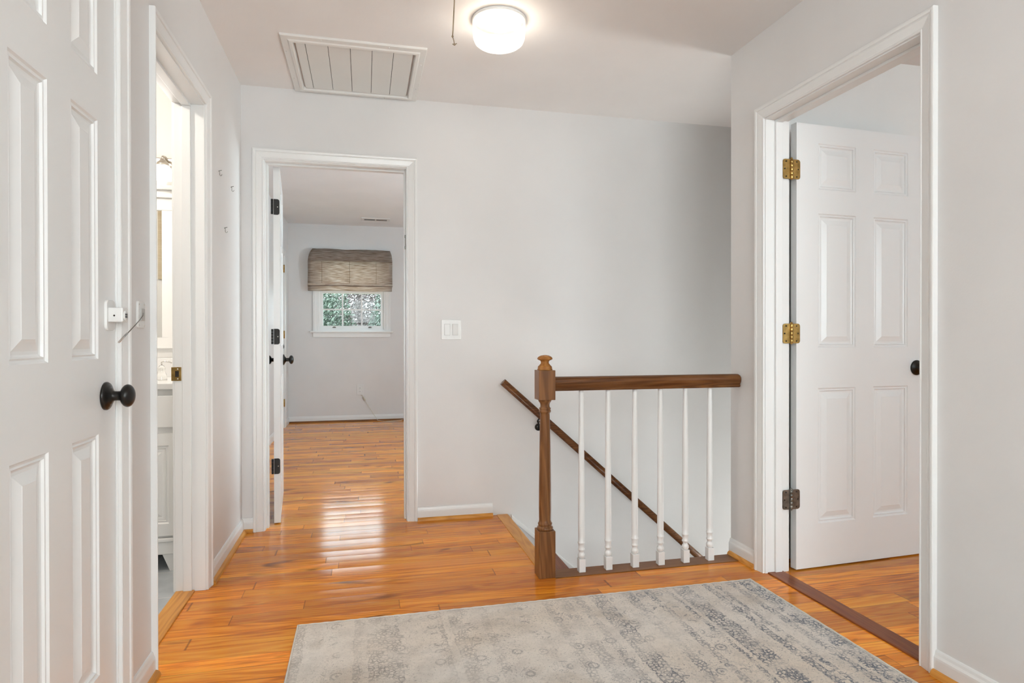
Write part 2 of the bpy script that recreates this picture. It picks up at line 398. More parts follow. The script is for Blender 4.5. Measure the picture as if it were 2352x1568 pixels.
f_left = frame('trim_2', 'white colonial door frame around the bathroom doorway', [((XL, 0, 0), (0,1,0), (1,0,0), LY0-RV, LY1+RV, DH+RV, 0.0, .5), ((XL-T, 0, 0), (0,1,0), (-1,0,0), LY0-RV, LY1+RV, DH+RV)],
      ('X', XL-T-.001, XL+.001, LY0, LY1, DH, XL-.084, XL-.051))
f_right = frame('trim_3', 'white colonial door frame around the right doorway', [((XR, 0, 0), (0,1,0), (-1,0,0), PY0-RV, PY1+RV, DH+RV), ((XR+T, 0, 0), (0,1,0), (1,0,0), PY0-RV, PY1+RV, DH+RV)],
      ('X', XR-.001, XR+T+.001, PY0, PY1, DH, XR+.045, XR+.078))
f_clos = frame('trim_4', 'white colonial door frame around the hall closet door', [((XL, 0, 0), (0,1,0), (1,0,0), KY0-RV, KY1+RV-.003, DH+RV)],
      ('X', XL-T-.001, XL+.001, KY0, KY1-.001, DH, XL-.07, XL-.040))
f_bcl = frame('trim_5', 'white door frame of the bedroom closet', [((BRX0, 0, 0), (0,1,0), (1,0,0), 7.22-RV, 7.81+RV, 2.045)], ('X', BRX0-T, BRX0+.001, 7.22, 7.81, 2.04, BRX0-.07, BRX0-.04))

BPROF = [(0,0),(.0125,0),(.0125,.050),(.0118,.056),(.0085,.064),(.0065,.072),(.004,.077),(0,.078)]
def base_run(mb, p0, p1, nrm, prof=BPROF, z=0.0, k0=0.0, k1=0.0):
    """k0/k1: mitre factor at the ends (+1 shortens with the distance from the wall)"""
    p0, p1, nrm = Vector((*p0, 0)), Vector((*p1, 0)), Vector((*nrm, 0)); t = (p1-p0).normalized()
    a = [tuple(p0 + nrm*d + t*k0*d + Vector((0,0,z+h))) for d, h in prof]
    b = [tuple(p1 + nrm*d - t*k1*d + Vector((0,0,z+h))) for d, h in prof]
    mb.loft([a, b]); return mb
def shoe_prof():
    pts = [(.0125, 0)]
    for k in range(7):
        a = math.pi/2*k/6; pts.append((.0125+.0155*math.cos(a)*1.0, .019*math.sin(a)))
    return pts[:1] + pts[1:]
SH = shoe_prof()
def shoe_run(name_i, p0, p1, nrm, k0=0, k1=0, m=None, lab=''):
    mb = MB(); base_run(mb, p0, p1, nrm, SH, 0, k0, k1)
    o = mb.build(name_i, m or OAK_GOLD_Y); struct(o, lab, 'shoe moulding'); return o
CO = .062+.0  # casing outer offset from the clear opening
mb = MB(); base_run(mb, (XL, LY1+CO), (XL, D), (1,0), k1=1); base_run(mb, (XL, KY1+.059), (XL, LY0-.034), (1,0)); base_run(mb, (XL, YF), (XL, KY0-CO), (1,0))
struct(mb.build('baseboard_left', TRIM), 'low white baseboard along the left hall wall', 'baseboard')
mb = MB(); base_run(mb, (XL, D), (BX0-CO, D), (0,-1), k0=1); base_run(mb, (BX1+CO, D), (.745, D), (0,-1))
struct(mb.build('baseboard_back', TRIM), 'short white baseboard between the bedroom doorway and the stairs', 'baseboard')
mb = MB(); base_run(mb, (XR, YR), (XR, PY1+CO), (-1,0)); base_run(mb, (XR, PY0-CO), (XR, YF), (-1,0))
struct(mb.build('baseboard_right', TRIM), 'low white baseboard along the right hall wall', 'baseboard')
mb = MB(); base_run(mb, (BRX0, BRY), (BRX1, BRY), (0,-1)); base_run(mb, (BRX0, D+T), (BRX0, 7.22-CO), (1,0)); base_run(mb, (BRX0, 7.81+CO), (BRX0, BRY), (1,0)); base_run(mb, (BRX1, BRY), (BRX1, D+T), (-1,0))
struct(mb.build('baseboard_bedroom', TRIM), 'white baseboard under the far bedroom window', 'baseboard')
mb = MB(); base_run(mb, (EX, RY), (XR+T, RY), (0,-1), k1=0)
struct(mb.build('baseboard_right_room', TRIM), 'white baseboard in the right room behind the open door', 'baseboard')
shoe_run('trim_6', (XL, LY1+CO), (XL, D), (1,0), 0, 1, lab='golden oak shoe moulding along the left wall beside the bathroom doorway')
shoe_run('trim_7', (XL, D), (BX0-CO, D), (0,-1), 1, 0, OAK_GOLD, lab='tiny golden oak shoe moulding in the far left corner')
shoe_run('trim_8', (BX1+CO, D), (.745, D), (0,-1), 0, 0, OAK_GOLD, lab='golden oak shoe moulding right of the bedroom doorway')
shoe_run('trim_9', (XR, YR-.01), (XR, PY1+CO), (-1,0), 0, 0, lab='short golden oak shoe moulding at the wall end beside the railing')
shoe_run('trim_10', (XR, PY0-CO), (XR, YF), (-1,0), 0, 0, lab='golden oak shoe moulding along the near right wall')
shoe_run('trim_11', (XL, KY1+.059), (XL, LY0-.034), (1,0), 0, 0, lab='golden oak shoe moulding between closet and bathroom doorway')
shoe_run('trim_12', (BRX0, BRY), (BRX1, BRY), (0,-1), 0, 0, OAK_DARK_X, lab='brown shoe moulding along the far bedroom wall')

# thresholds
mb = MB(); mb.box(XR+.010, XR+.090, PY0, PY1, -.01, .006)
o = mb.build('trim_13', OAK_DARK_Y, bevel=.003); struct(o, 'dark brown wooden threshold strip in the right doorway', 'threshold')
mb = MB(); mb.box(XL-T, XL-.041, LY0, LY1, -.01, .007)
o = mb.build('trim_14', OAK_GOLD_Y, bevel=.003); struct(o, 'golden oak threshold strip in the bathroom doorway', 'threshold')

# ------------------------------------------------------------------ six panel doors
def door_mesh(w, h, th, cols, rows):
    """leaf in local coords: x 0..w, y 0 (front) .. th (back), z 0..h; raised panels on both faces"""
    mb = MB(); xs = [0]+[c for p in cols for c in p]+[w]; zs = [0]+[c for p in rows for c in p]+[h]
    rings = [(0, 0), (.004, .0045), (.008, .0055), (.012, .0035), (.015, .0085), (.019, .010), (.026, .0095), (.048, .0025), (.050, .0015)]
    for side in (0, 1):
        def pt(x, z, d): return (x, d if side == 0 else th-d, z)
        for i in range(len(xs)-1):
            for j in range(len(zs)-1):
                x0, x1, z0, z1 = xs[i], xs[i+1], zs[j], zs[j+1]
                if i % 2 == 1 and j % 2 == 1:
                    prev = None
                    for (ins, d) in rings:
                        q = [pt(x0+ins, z0+ins, d), pt(x1-ins, z0+ins, d), pt(x1-ins, z1-ins, d), pt(x0+ins, z1-ins, d)]
                        if prev: 
                            for k in range(4): mb.add([prev[k], prev[(k+1) % 4], q[(k+1) % 4], q[k]], [(0,1,2,3)])
                        prev = q
                    mb.add(prev, [(0,1,2,3)])
                else:
                    mb.add([pt(x0,z0,0), pt(x1,z0,0), pt(x1,z1,0), pt(x0,z1,0)], [(0,1,2,3)])
    for q in ([(0,0,0),(0,th,0),(0,th,h),(0,0,h)], [(w,0,0),(w,th,0),(w,th,h),(w,0,h)], [(0,0,0),(w,0,0),(w,th,0),(0,th,0)], [(0,0,h),(w,0,h),(w,th,h),(0,th,h)]):
        mb.add(q, [(0,1,2,3)])
    return mb
def knob_parts(parent, x, z, sgn, y, m=None):
    """round rosette + oval knob standing out of the door face; sgn -1 = towards local -Y"""
    m = m or BLACK
    k = MB(); k.lathe([(.0, 0), (.0365, 0), (.0368, .004), (.034, .008), (.029, .009), (.027, .0115), (.0215, .0125), (.020, .0155), (.014, .018), (.0125, .022), (.0122, .030), (.013, .036), (.0155, .0385)], (0,0,0), 'Y', 36)
    if sgn < 0: k.v = [(a, -b, c) for a, b, c in k.v]
    k.v = [(a+x, b+y, c+z) for a, b, c in k.v]
    kn = k.build('rosette', m, parent)
    h = MB(); pr = []
    for i in range(15):
        a = math.pi*i/14; pr.append((max(.0001, .0300*math.sin(a)), .0520-.0165*math.cos(a)))
    h.lathe(pr, (0,0,0), 'Y', 32)
    if sgn < 0: h.v = [(a, -b, c) for a, b, c in h.v]
    h.v = [(a+x, b+y, c+z) for a, b, c in h.v]
    h.build('knob', m, parent)
def leaf_plate(w, h, t, r=.012, n=5):
    """plate in XZ, x 0..w rounded on the far side"""
    pts = [(0, 0)]
    for k in range(n+1):
        a = -math.pi/2 + math.pi/2*k/n; pts.append((w-r+r*math.cos(a), r+r*math.sin(a)))
    for k in range(n+1):
        a = math.pi/2*k/n; pts.append((w-r+r*math.cos(a), h-r+r*math.sin(a)))
    pts.append((0, h))
    mb = MB(); mb.loft([[(x, 0, z) for x, z in pts], [(x, t, z) for x, z in pts]]); return mb

# right room door, swung fully open
DR_A = math.atan2(.044, .742)
d2 = empty('door_1', (1.909, 2.4515, .006), DR_A)
struct(d2, 'open white six-panel door with brass hinges in the right doorway', 'door')
door_mesh(.775, 2.03, .035, [(.121, .337), (.442, .653)], [(.200, .822), (1.009, 1.624), (1.735, 1.945)]).build('door_leaf', DOORP, d2)
knob_parts(d2, .706, .908, -1, 0)
def hinge_right(z, m, lab):
    # knuckle between jamb and leaf; jamb plate lies on the jamb face, door plate on the leaf edge, both face the hall
    h = MB()
    for k in range(5): h.lathe([(.0001, 0), (.0072, 0), (.0078, .001), (.0078, .0155), (.0072, .0165), (.0001, .0165)], (-.031, -.004, z-.0425+k*.0172), 'Z', 16)
    h.lathe([(.0001, 0), (.005, .001), (.006, .004), (.003, .008), (.0001, .009)], (-.031, -.004, z+.0435), 'Z', 12)
    h.lathe([(.0001, -.007), (.004, -.005), (.006, 0), (.0001, 0)], (-.031, -.004, z-.0425), 'Z', 12)
    o = h.build('hinge', m, d2); o['label'] = lab
    a = leaf_plate(.044, .089, .0022); a.v = [(-.031-x, .0005+y*1.0, zz+z-.0445) for x, y, zz in a.v]
    # jamb leaf lies against the jamb face: turn it to face the hall a little
    a.v = [(-.031+(x+.031)*.98, -.003-(x+.031)*.06+y-.0005, zz) for x, y, zz in a.v]
    a.build('hinge_leaf', m, o)
    c = leaf_plate(.046, .089, .0022); c.v = [(-.029+x, -.0035+y, zz+z-.0445) for x, y, zz in c.v]; c.build('hinge_leaf', m, o)
    s = MB()
    for sx, sg in ((-.031, -1), (-.029, 1)):
        for (dx, dz) in ((.027, .034), (.035, .0), (.027, -.034)):
            s.lathe([(.0001, -.0012), (.0028, -.001), (.0034, 0), (.0034, .001)], (sx+sg*dx, -.0037, z+dz), 'Y', 10)
    s.build('screw', DARK, o)
hinge_right(1.815, BRASS, 'top hinge in yellow brass'); hinge_right(1.073, BRASS, 'middle hinge in yellow brass'); hinge_right(.322, PEWTER, 'bottom hinge in dull grey metal')

# hall closet door (closed) on the left
cd = empty('door_2', (XL-.004, KY1-.003, .004), R(-90))
struct(cd, 'closed white six-panel closet door with dark knob at the far left', 'door')
# local x runs towards the camera (-Y), local -y points into the wall: mirror so that the front faces the hall
lm = door_mesh(.610, 2.03, .035, [(.107, .255), (.365, .517)], [(.200, .813), (1.003, 1.607), (1.722, 1.932)])
lm.v = [(x, -y, z) for x, y, z in lm.v]
lm.build('door_leaf', DOORP, cd)
knob_parts(cd, .064, .905, 1, 0)

# bedroom door, hinged on the left jamb and swung into the bedroom
bd_a = math.atan2(.770, -.075)
bd = empty('door_3', (-.4665, D+T+.008, .006), bd_a)
struct(bd, 'white bedroom door standing open edge-on with black hinges', 'door')
door_mesh(.755, 2.03, .035, [(.115, .320), (.432, .640)], [(.200, .822), (1.009, 1.624), (1.735, 1.945)]).build('door_leaf', DOORP, bd)
knob_parts(bd, .690, .910, -1, 0); knob_parts(bd, .690, .910, 1, .035)
for z in (1.803, 1.064, .324):
    p = leaf_plate(.031, .089, .0022)
    # lies on the hinge edge of the leaf (local x = 0), rounded towards the bedroom face
    p.v = [(-.0024+y, .033-x, zz+z-.0445) for x, y, zz in p.v]
    o = p.build('hinge', HBLK, bd)
    k = MB()
    for i in range(5): k.lathe([(.0001,0),(.0062,0),(.0066,.001),(.0066,.0155),(.0062,.0165),(.0001,.0165)], (-.004, .0415, z-.0425+i*.0172), 'Z', 14)
    k.build('knuckle', BLACK, o)
    s = MB(); s.lathe([(.0001,-.0012),(.003,-.001),(.0034,0),(.0034,.001)], (-.0026, .012, z), 'X', 10); s.build('screw', CHROME, o)

# bedroom closet door
bc = empty('door_4', (BRX0-.002, 7.807, .008), R(-90))
struct(bc, 'white bedroom closet door on the far left wall, seen at a glancing angle', 'door')
lm = door_mesh(.584, 2.03, .035, [(.10, .245), (.345, .485)], [(.200, .813), (1.003, 1.607), (1.722, 1.932)])
lm.v = [(x, -y, z) for x, y, z in lm.v]; lm.build('door_leaf', DOORP, bc)
knob_parts(bc, .525, .965, 1, 0)
for z in (1.88, 1.10, .29):
    k = MB(); k.box(-.004, .012, .0, .006, z-.045, z+.045); k.lathe([(.0001,-.045),(.007,-.045),(.007,.045),(.0001,.045)], (-.001, .007, z), 'Z', 12)
    k.build('hinge', BRASS, bc)

# bathroom strike plate and bedroom latch catch belong to their frames
mb = MB(); mb.box(XL-.128, XL-.090, LY1-.0022, LY1+.0005, .883, .940)
sp_ = mb.build('strike_plate', BRASS, f_left, bevel=.0008); sp_['label'] = 'brass strike plate'
mb = MB(); mb.box(XL-.113, XL-.099, LY1-.0030, LY1-.0020, .899, .924); mb.build('latch_hole', DARK, sp_)
mb = MB(); mb.lathe([(.0001,-.0034),(.003,-.003),(.0034,-.002)], (XL-.103, LY1, .932), 'Y', 10); mb.lathe([(.0001,-.0034),(.003,-.003),(.0034,-.002)], (XL-.103, LY1, .891), 'Y', 10); mb.build('screw', CHROME, sp_)
mb = MB(); mb.box(BX1-.003, BX1, D+.020, D+.034, 1.585, 1.655); mb.box(BX1-.007, BX1, D+.018, D+.036, 1.645, 1.660); mb.box(BX1-.007, BX1, D+.018, D+.036, 1.580, 1.595)
mb.build('latch_catch', PEWTER, f_back, bevel=.001)

# ------------------------------------------------------------------ stairs, landing edge, railing
mb = MB(); yA, yB = YR-.012, D
prof = [(.772, -.03), (.772, .003), (.835, .003), (.842, .0), (.8465, -.008), (.8465, -.018), (.841, -.026), (.834, -.030)]
mb.loft([[(x, 2.706, z) for x, z in prof], [(x, D, z) for x, z in prof]])
o = mb.build('trim_15', OAK_GOLD_Y); struct(o, 'golden oak nosing board at the top of the stairs', 'stair nosing')
mb = MB(); prof = [(2.622, -.03), (2.622, .003), (2.715, .003), (2.722, 0), (2.726, -.008), (2.726, -.018), (2.721, -.026), (2.714, -.03)]
mb.loft([[(.820, y, z) for y, z in prof], [(XR, y, z) for y, z in prof]])
o = mb.build('trim_16', OAK_DARK_X); struct(o, 'dark stained floor strip under the white balusters', 'sill strip')
RISE, RUN = .196, .222
st = empty('staircase', (SX0, 3.18, -2.8)); struct(st, 'wooden stairs going down behind the railing', 'stairs')
for i in range(1, 14):
    x0 = SX0+(i-1)*RUN; z = -i*RISE
    t = MB(); t.box(x0-.012, x0+RUN+.022, YR, D-.02, z-.027, z); t.v = [(a-SX0, b-3.18, c+2.8) for a, b, c in t.v]; t.build('tread', OAK_DARK_Y, st, bevel=.006)
    r = MB(); r.box(x0-.012, x0+.004, YR, D-.02, z, z+RISE-.028); r.v = [(a-SX0, b-3.18, c+2.8) for a, b, c in r.v]; r.build('riser', TRIM, st)
# skirt board on the back wall
sl = .88
def zs(x): return -(x-.858)*sl
mb = MB()
pts = [(.858, -.02), (.858, .0), (4.0, zs(4.0)), (4.0, zs(4.0)-.36), (.858, -.36)]
mb.loft([[(x, D, z) for x, z in pts], [(x, D-.016, z) for x, z in pts]])
pts = [(.858, .0), (4.0, zs(4.0)), (4.0, zs(4.0)-.030), (.858, -.030)]
mb.loft([[(x, D-.016, z) for x, z in pts], [(x, D-.024, z) for x, z in pts]])
o = mb.build('trim_17', TRIM, bevel=.003); struct(o, 'white sloping skirt board along the stair wall', 'skirt board')

NX, NY = .7845, 2.668
nw = empty('newel_post', (NX, NY, 0))
tag(nw, 'brown turned wooden newel post with mushroom cap at the top of the stairs', 'newel post')
mb = MB(); h = .0378; mb.box(-h, h, -h, h, 0, .206); mb.build('base_block', RAILZ, nw, bevel=.002)
mb = MB(); mb.box(-h, h, -h, h, .786, .917); mb.build('top_block', RAILZ, nw, bevel=.0015)
mb = MB(); mb.lathe([(.030, .204), (.0345, .207), (.0358, .213), (.0345, .220), (.030, .223), (.0295, .227), (.032, .230), (.032, .236), (.028, .240), (.0265, .250),
    (.0275, .30), (.0272, .38), (.0262, .46), (.0250, .56), (.0235, .64), (.0220, .705), (.0215, .722), (.0225, .727), (.0262, .730), (.0268, .735), (.0262, .739), (.0240, .741), (.0262, .744), (.0258, .749), (.0220, .752),
    (.0208, .758), (.0212, .765), (.0235, .772), (.0275, .776), (.0280, .779), (.0295, .780), (.0300, .784), (.0290, .787)], n=40)
mb.build('turned_shaft', RAILZ, nw)
mb = MB(); mb.lathe([(.030, .916), (.0335, .918), (.0338, .923), (.0310, .925), (.0325, .928), (.0310, .933), (.0240, .940), (.0185, .947), (.0178, .953), (.0205, .959), (.0290, .9625), (.0335, .965), (.0340, .968), (.0325, .973), (.0270, .978), (.0180, .982), (.0080, .984), (.0001, .9845)], n=40)
mb.build('mushroom_cap', oak('honey_brown_wood', (.17, .062, .014), (.32, .125, .028), (.45, .20, .05), .25, 'Z'), nw)

# guard rail from the newel to the right wall
mb = MB(); hp = [(-.0225, .824), (.0225, .824), (.0235, .829), (.0215, .834), (.0225, .838), (.0300, .850), (.0318, .862), (.0300, .873), (.0220, .882), (.0100, .8865), (-.0100, .8865), (-.0220, .882), (-.0300, .873), (-.0318, .862), (-.0300, .850), (-.0225, .838), (-.0215, .834), (-.0235, .829)]
xa, xb = NX+.0378, XR-.001
loops = [[(xa, NY+y, z) for y, z in hp], [(xb-.012, NY+y, z) for y, z in hp]]
for k in range(1, 5):
    a = math.pi/2*k/4; loops.append([(xb-.012+.012*math.sin(a), NY+y*(1-.18*(1-math.cos(a))), .8553+(z-.8553)*(1-.16*(1-math.cos(a)))) for y, z in hp])
mb.loft(loops)
o = mb.build('guard_rail', RAILW); tag(o, 'level brown wooden handrail over the white balusters', 'handrail')

def baluster():
    e = empty('baluster', (0, 0, .003))
    b = MB(); b.box(-.0155, .0155, -.0155, .0155, 0, .060); b.build('square_base', TRIM, e, bevel=.0015)
    b = MB(); b.lathe([(.0115, .059), (.0125, .062), (.0155, .066), (.0165, .073), (.0155, .080), (.0120, .084), (.0105, .088), (.0118, .094), (.0150, .098), (.0158, .101), (.0150, .104), (.0132, .106), (.0136, .118), (.0148, .127), (.0165, .130), (.0165, .134), (.0145, .136),
        (.0148, .16), (.0146, .26), (.0138, .42), (.0124, .62), (.0108, .80), (.0106, .826)], n=24)
    b.build('turned_spindle', TRIM, e)
    return e
b0 = baluster()
bl = ['nearest the wooden newel post', 'second from the wooden newel post', 'third from the wooden newel post', 'third from the wall end', 'second from the wall end', 'nearest the wall end']
BXs = [.956, 1.085, 1.2165, 1.3455, 1.4735, 1.6015]
for i, x in enumerate(BXs):
    o = b0 if i == 0 else copy_tree(b0)
    o.location = (x, NY, .003)
    tag(o, 'slim white turned baluster, '+bl[i], 'baluster', 'white balusters of the stair railing')

# sloping handrail on the stair wall
P0 = Vector((.795, D-.062, .800)); P1 = Vector((2.95, D-.062, .800-.8895*2.155))
t = (P1-P0).normalized(); nrm = Vector((0, 1, 0)); up = t.cross(nrm); up = up if up.z > 0 else -up
hr = empty('stair_handrail', (.795, D, .8)); tag(hr, 'long brown handrail sloping down the stair wall on a dark bracket', 'handrail')
mb = MB(); pr = []
for k in range(20):
    a = 2*math.pi*k/20; pr.append((.0205*math.cos(a)*(1.0), .0235*math.sin(a)))
pr = [(a, b if b > -.018 else -.018) for a, b in pr]
mb.loft([[tuple(P0 + nrm*a + up*b + t*(0 if True else 0) - Vector((.795, D, .8))) for a, b in pr], [tuple(P1 + nrm*a + up*b - Vector((.795, D, .8))) for a, b in pr]], smooth=True)
mb.build('rail', RAILW, hr)
for s in (.235, 1.55):
    q = P0 + t*s*1.34 - Vector((.795, D, .8)); 
    w = MB(); w.tube([q-up*.018, q-up*.030+Vector((0,.004,-.004)), q+Vector((0,.030,-.062)), q+Vector((0,.058,-.072))], .0055, 10)
    w.lathe([(.0001, -.012), (.017, -.012), (.021, -.008), (.022, 0), (.0001, 0)], (q.x, q.y+.062, q.z-.072), 'Y', 20)
    w.box(q.x-.012, q.x+.012, q.y-.014, q.y+.014, q.z-.034, q.z-.028)
    w.build('bracket', BLACK, hr)

# ------------------------------------------------------------------ ceiling: drum lamp, cord, attic fan vent
def emis(name, col, s, base=(.9,.88,.84)):
    m, nt, b = mat(name); b.inputs['Base Color'].default_value = (*base, 1); b.inputs['Roughness'].default_value = .25
    b.inputs['Emission Color'].default_value = (*col, 1); b.inputs['Emission Strength'].default_value = s
    return m
# glowing glass: hotter where the bulbs sit behind it
def glow_glass(name, spots, s0, s1, col0=(1,.80,.55), col1=(1,.93,.80)):
    m, nt, b = mat(name); tc = N(nt, 'ShaderNodeTexCoord')
    f = None
    for (p, rad) in spots:
        d = N(nt, 'ShaderNodeVectorMath', operation='DISTANCE'); nt.links.new(tc.outputs['Object'], d.inputs[0]); d.inputs[1].default_value = p
        g = math_(nt, 'POWER', math_(nt, 'SUBTRACT', 1.0, math_(nt, 'MINIMUM', math_(nt, 'DIVIDE', d.outputs[1], rad), 1.0)), 1.6)
        f = g if f is None else math_(nt, 'MAXIMUM', f, g)
    nt.links.new(mixc(nt, f, col0, col1), b.inputs['Emission Color'])
    nt.links.new(math_(nt, 'MULTIPLY_ADD', f, s1-s0, s0), b.inputs['Emission Strength'])
    b.inputs['Base Color'].default_value = (.85, .82, .75, 1); b.inputs['Roughness'].default_value = .15
    return m
GLASS_L = glow_glass('lit_opal_glass', [((.03, -.02, -.12), .11), ((-.03, -.06, -.05), .12)], 0.75, 1.15, (1,.88,.70), (1,.95,.86))
nt_ = GLASS_L.node_tree; b_ = nt_.nodes['Principled BSDF']; tr_ = N(nt_, 'ShaderNodeBsdfTransparent'); tr_.inputs[0].default_value = (1, .96, .90, 1); mx_ = N(nt_, 'ShaderNodeMixShader'); mx_.inputs[0].default_value = .28
nt_.links.new(b_.outputs[0], mx_.inputs[1]); nt_.links.new(tr_.outputs[0], mx_.inputs[2]); nt_.links.new(mx_.outputs[0], nt_.nodes['Material Output'].inputs[0])
def ceiling_lamp(loc, label, power):
    e = empty('ceiling_lamp', loc); tag(e, label, 'ceiling lamp')
    b = MB(); b.lathe([(.0001, 0), (.116, 0), (.1175, -.002), (.1175, -.010), (.115, -.013), (.0001, -.013)], n=64); b.build('base_plate', PLAST, e)
    g = MB(); g.lathe([(.108, -.013), (.1135, -.018), (.1145, -.036), (.1135, -.060), (.1110, -.082), (.1050, -.097), (.0930, -.107), (.0720, -.1125), (.0400, -.1145), (.0001, -.1150)], n=64)
    g.build('glass_shade', GLASS_L, e)
    l = bpy.data.lights.new('lamp_light', 'POINT'); l.energy = power; l.color = (1, .965, .92); l.shadow_soft_size = .05
    o = bpy.data.objects.new('lamp_light', l); C.objects.link(o); o.location = (0, 0, -.068); o.parent = e
    return e
ceiling_lamp((.573, 2.650, CZ), 'round opal glass drum lamp glowing on the hall ceiling', 13)

mb = MB(); cx, cy = .313, 2.2
mb.tube([(cx+.004, cy, CZ+.0), (cx+.003, cy, 2.35), (cx+.001, cy, 2.25), (cx-.004, cy, 2.15), (cx-.0055, cy, 2.131)], .0022, 8)
mb.tube([(cx-.0050, cy, 2.126), (cx-.001, cy, 2.113), (cx+.001, cy, 2.102)], .0018, 8)
for (dx, z, r) in ((-.0055, 2.1275, .0042), (.001, 2.100, .0045)):
    mb.lathe([(.0001, -r), (r*.7, -r*.7), (r, 0), (r*.7, r*.7), (.0001, r)], (cx+dx, cy, z), 'Z', 10)
mb.tube([(cx-.006, cy, 2.101), (cx+.001, cy, 2.097), (cx+.009, cy-.002, 2.104)], .0016, 6)
o = mb.build('pull_cord', ROPE); tag(o, 'knotted tan pull cord hanging beside the drum lamp', 'cord')

hx0, hx1, hy0, hy1 = -.371, .297, 2.985, 3.647
ix0, ix1, iy0, iy1 = -.309, .235, 3.033, 3.590
vt = empty('attic_fan_vent', ((hx0+hx1)/2, (hy0+hy1)/2, CZ)); tag(vt, 'square white louvred attic vent with dark slits in the hall ceiling', 'ceiling vent')
cxv, cyv = (hx0+hx1)/2, (hy0+hy1)/2
fp = [(0, 0), (0, -.006), (.003, -.010), (.030, -.012), (.036, -.017), (.048, -.019), (.052, -.017), (.056, -.004), (.056, 0)]
def sq(w, t): return [(hx0+w-cxv, hy0+w-cyv, t), (hx1-w-cxv, hy0+w-cyv, t), (hx1-w-cxv, hy1-w-cyv, t), (hx0+w-cxv, hy1-w-cyv, t)]
mb = MB(); mb.loft([sq(w, t) for w, t in fp], caps=False); mb.build('vent_frame', paint('vent_frame_paint', (.73, .715, .69), .4, .04, 80), vt)
mb = MB(); mb.box(ix0-cxv, ix1-cxv, iy0-cyv, iy1-cyv, -.0025, -.001); mb.build('dark_backing', DARK, vt)
edges = [-.3085, -.2655, -.163, -.061, .041, .142, .235]
mb = MB()
for a, b in zip(edges[:-1], edges[1:]):
    mb.box(a+.0011-cxv, b-.0011-cxv, iy0-cyv-.004, iy1-cyv-.004, -.010, -.004)
mb.build('louvre_panel', paint('louvre_paint', (.70, .69, .665), .45, .05, 80), vt, bevel=.001)
for (x, y) in ((-.189, 3.000), (.119, 3.000), (-.357, 3.148), (-.353, 3.462), (.280, 3.157), (.281, 3.462), (-.188, 3.628), (.116, 3.631)):
    s = MB(); s.lathe([(.0035, -.008), (.0035, -.0125), (.002, -.014), (.0001, -.0143)], (x-cxv, y-cyv, .0), 'Z', 10); s.build('screw', PLAST, vt)

# ------------------------------------------------------------------ small wall fittings
def rounded_plate(w, h, t, r, n=5):
    pts = []
    for (cx_, cz_, a0) in ((w/2-r, h/2-r, 0), (-w/2+r, h/2-r, 90), (-w/2+r, -h/2+r, 180), (w/2-r, -h/2+r, 270)):
        for k in range(n+1):
            a = R(a0+90*k/n); pts.append((cx_+r*math.cos(a), cz_+r*math.sin(a)))
    mb = MB(); mb.loft([[(x, 0, z) for x, z in pts], [(x, -t*.75, z) for x, z in pts], [(x*(1-.03), -t, z*(1-.02)) for x, z in pts]]); return mb
sw = empty('light_switch', (.4985, D, 1.110)); tag(sw, 'double white rocker switch plate right of the bedroom doorway', 'light switch')
rounded_plate(.1165, .116, .006, .004).build('plate', PLAST, sw)
for i, dx in enumerate((-.0235, .0235)):
    g = MB(); g.box(dx-.0170, dx+.0170, -.0062, -.0050, -.0335, .0335); f_ = g.build('rocker_gap', plain('switch_gap', (.42, .41, .39), .6) if i == 0 else bpy.data.materials['switch_gap'], sw)
    g = MB()
    if i == 0: g.loft([[(dx-.0155, -.0050, -.032), (dx+.0155, -.0050, -.032), (dx+.0155, -.0050, .032), (dx-.0155, -.0050, .032)], [(dx-.0155, -.0115, -.032), (dx+.0155, -.0115, -.032), (dx+.0155, -.0070, .032), (dx-.0155, -.0070, .032)]])
    else: g.loft([[(dx-.0155, -.0050, -.032), (dx+.0155, -.0050, -.032), (dx+.0155, -.0050, .032), (dx-.0155, -.0050, .032)], [(dx-.0155, -.0072, -.032), (dx+.0155, -.0072, -.032), (dx+.0155, -.0112, .032), (dx-.0155, -.0112, .032)]])
    g.build('rocker', PLAST, sw)
for dx in (-.0235, .0235):
    for dz in (-.048, .048):
        g = MB(); g.lathe([(.0001, -.0066), (.0022, -.0062), (.0026, -.0055)], (dx, 0, dz), 'Y', 10); g.build('screw', TRIM, sw)

def hook(y, z, lab):
    mb = MB(); mb.tube([(XL, y, z+.006), (XL+.004, y, z+.0055), (XL+.005, y, z), (XL+.005, y, z-.010), (XL+.008, y, z-.015), (XL+.013, y, z-.014), (XL+.015, y, z-.008)], .0011, 8)
    mb.tube([(XL+.001, y, z+.007), (XL+.014, y, z+.011)], .0016, 8)
    o = mb.build('picture_hook', PEWTER); tag(o, lab, 'hook')
hook(3.112, 1.825, 'small bare nail hook on the left wall, the one nearest the bathroom doorway')
hook(3.383, 1.815, 'small bare nail hook on the left wall, the one nearest the corner')
hook(3.228, 1.582, 'small bare nail hook on the left wall, lowest of the three')

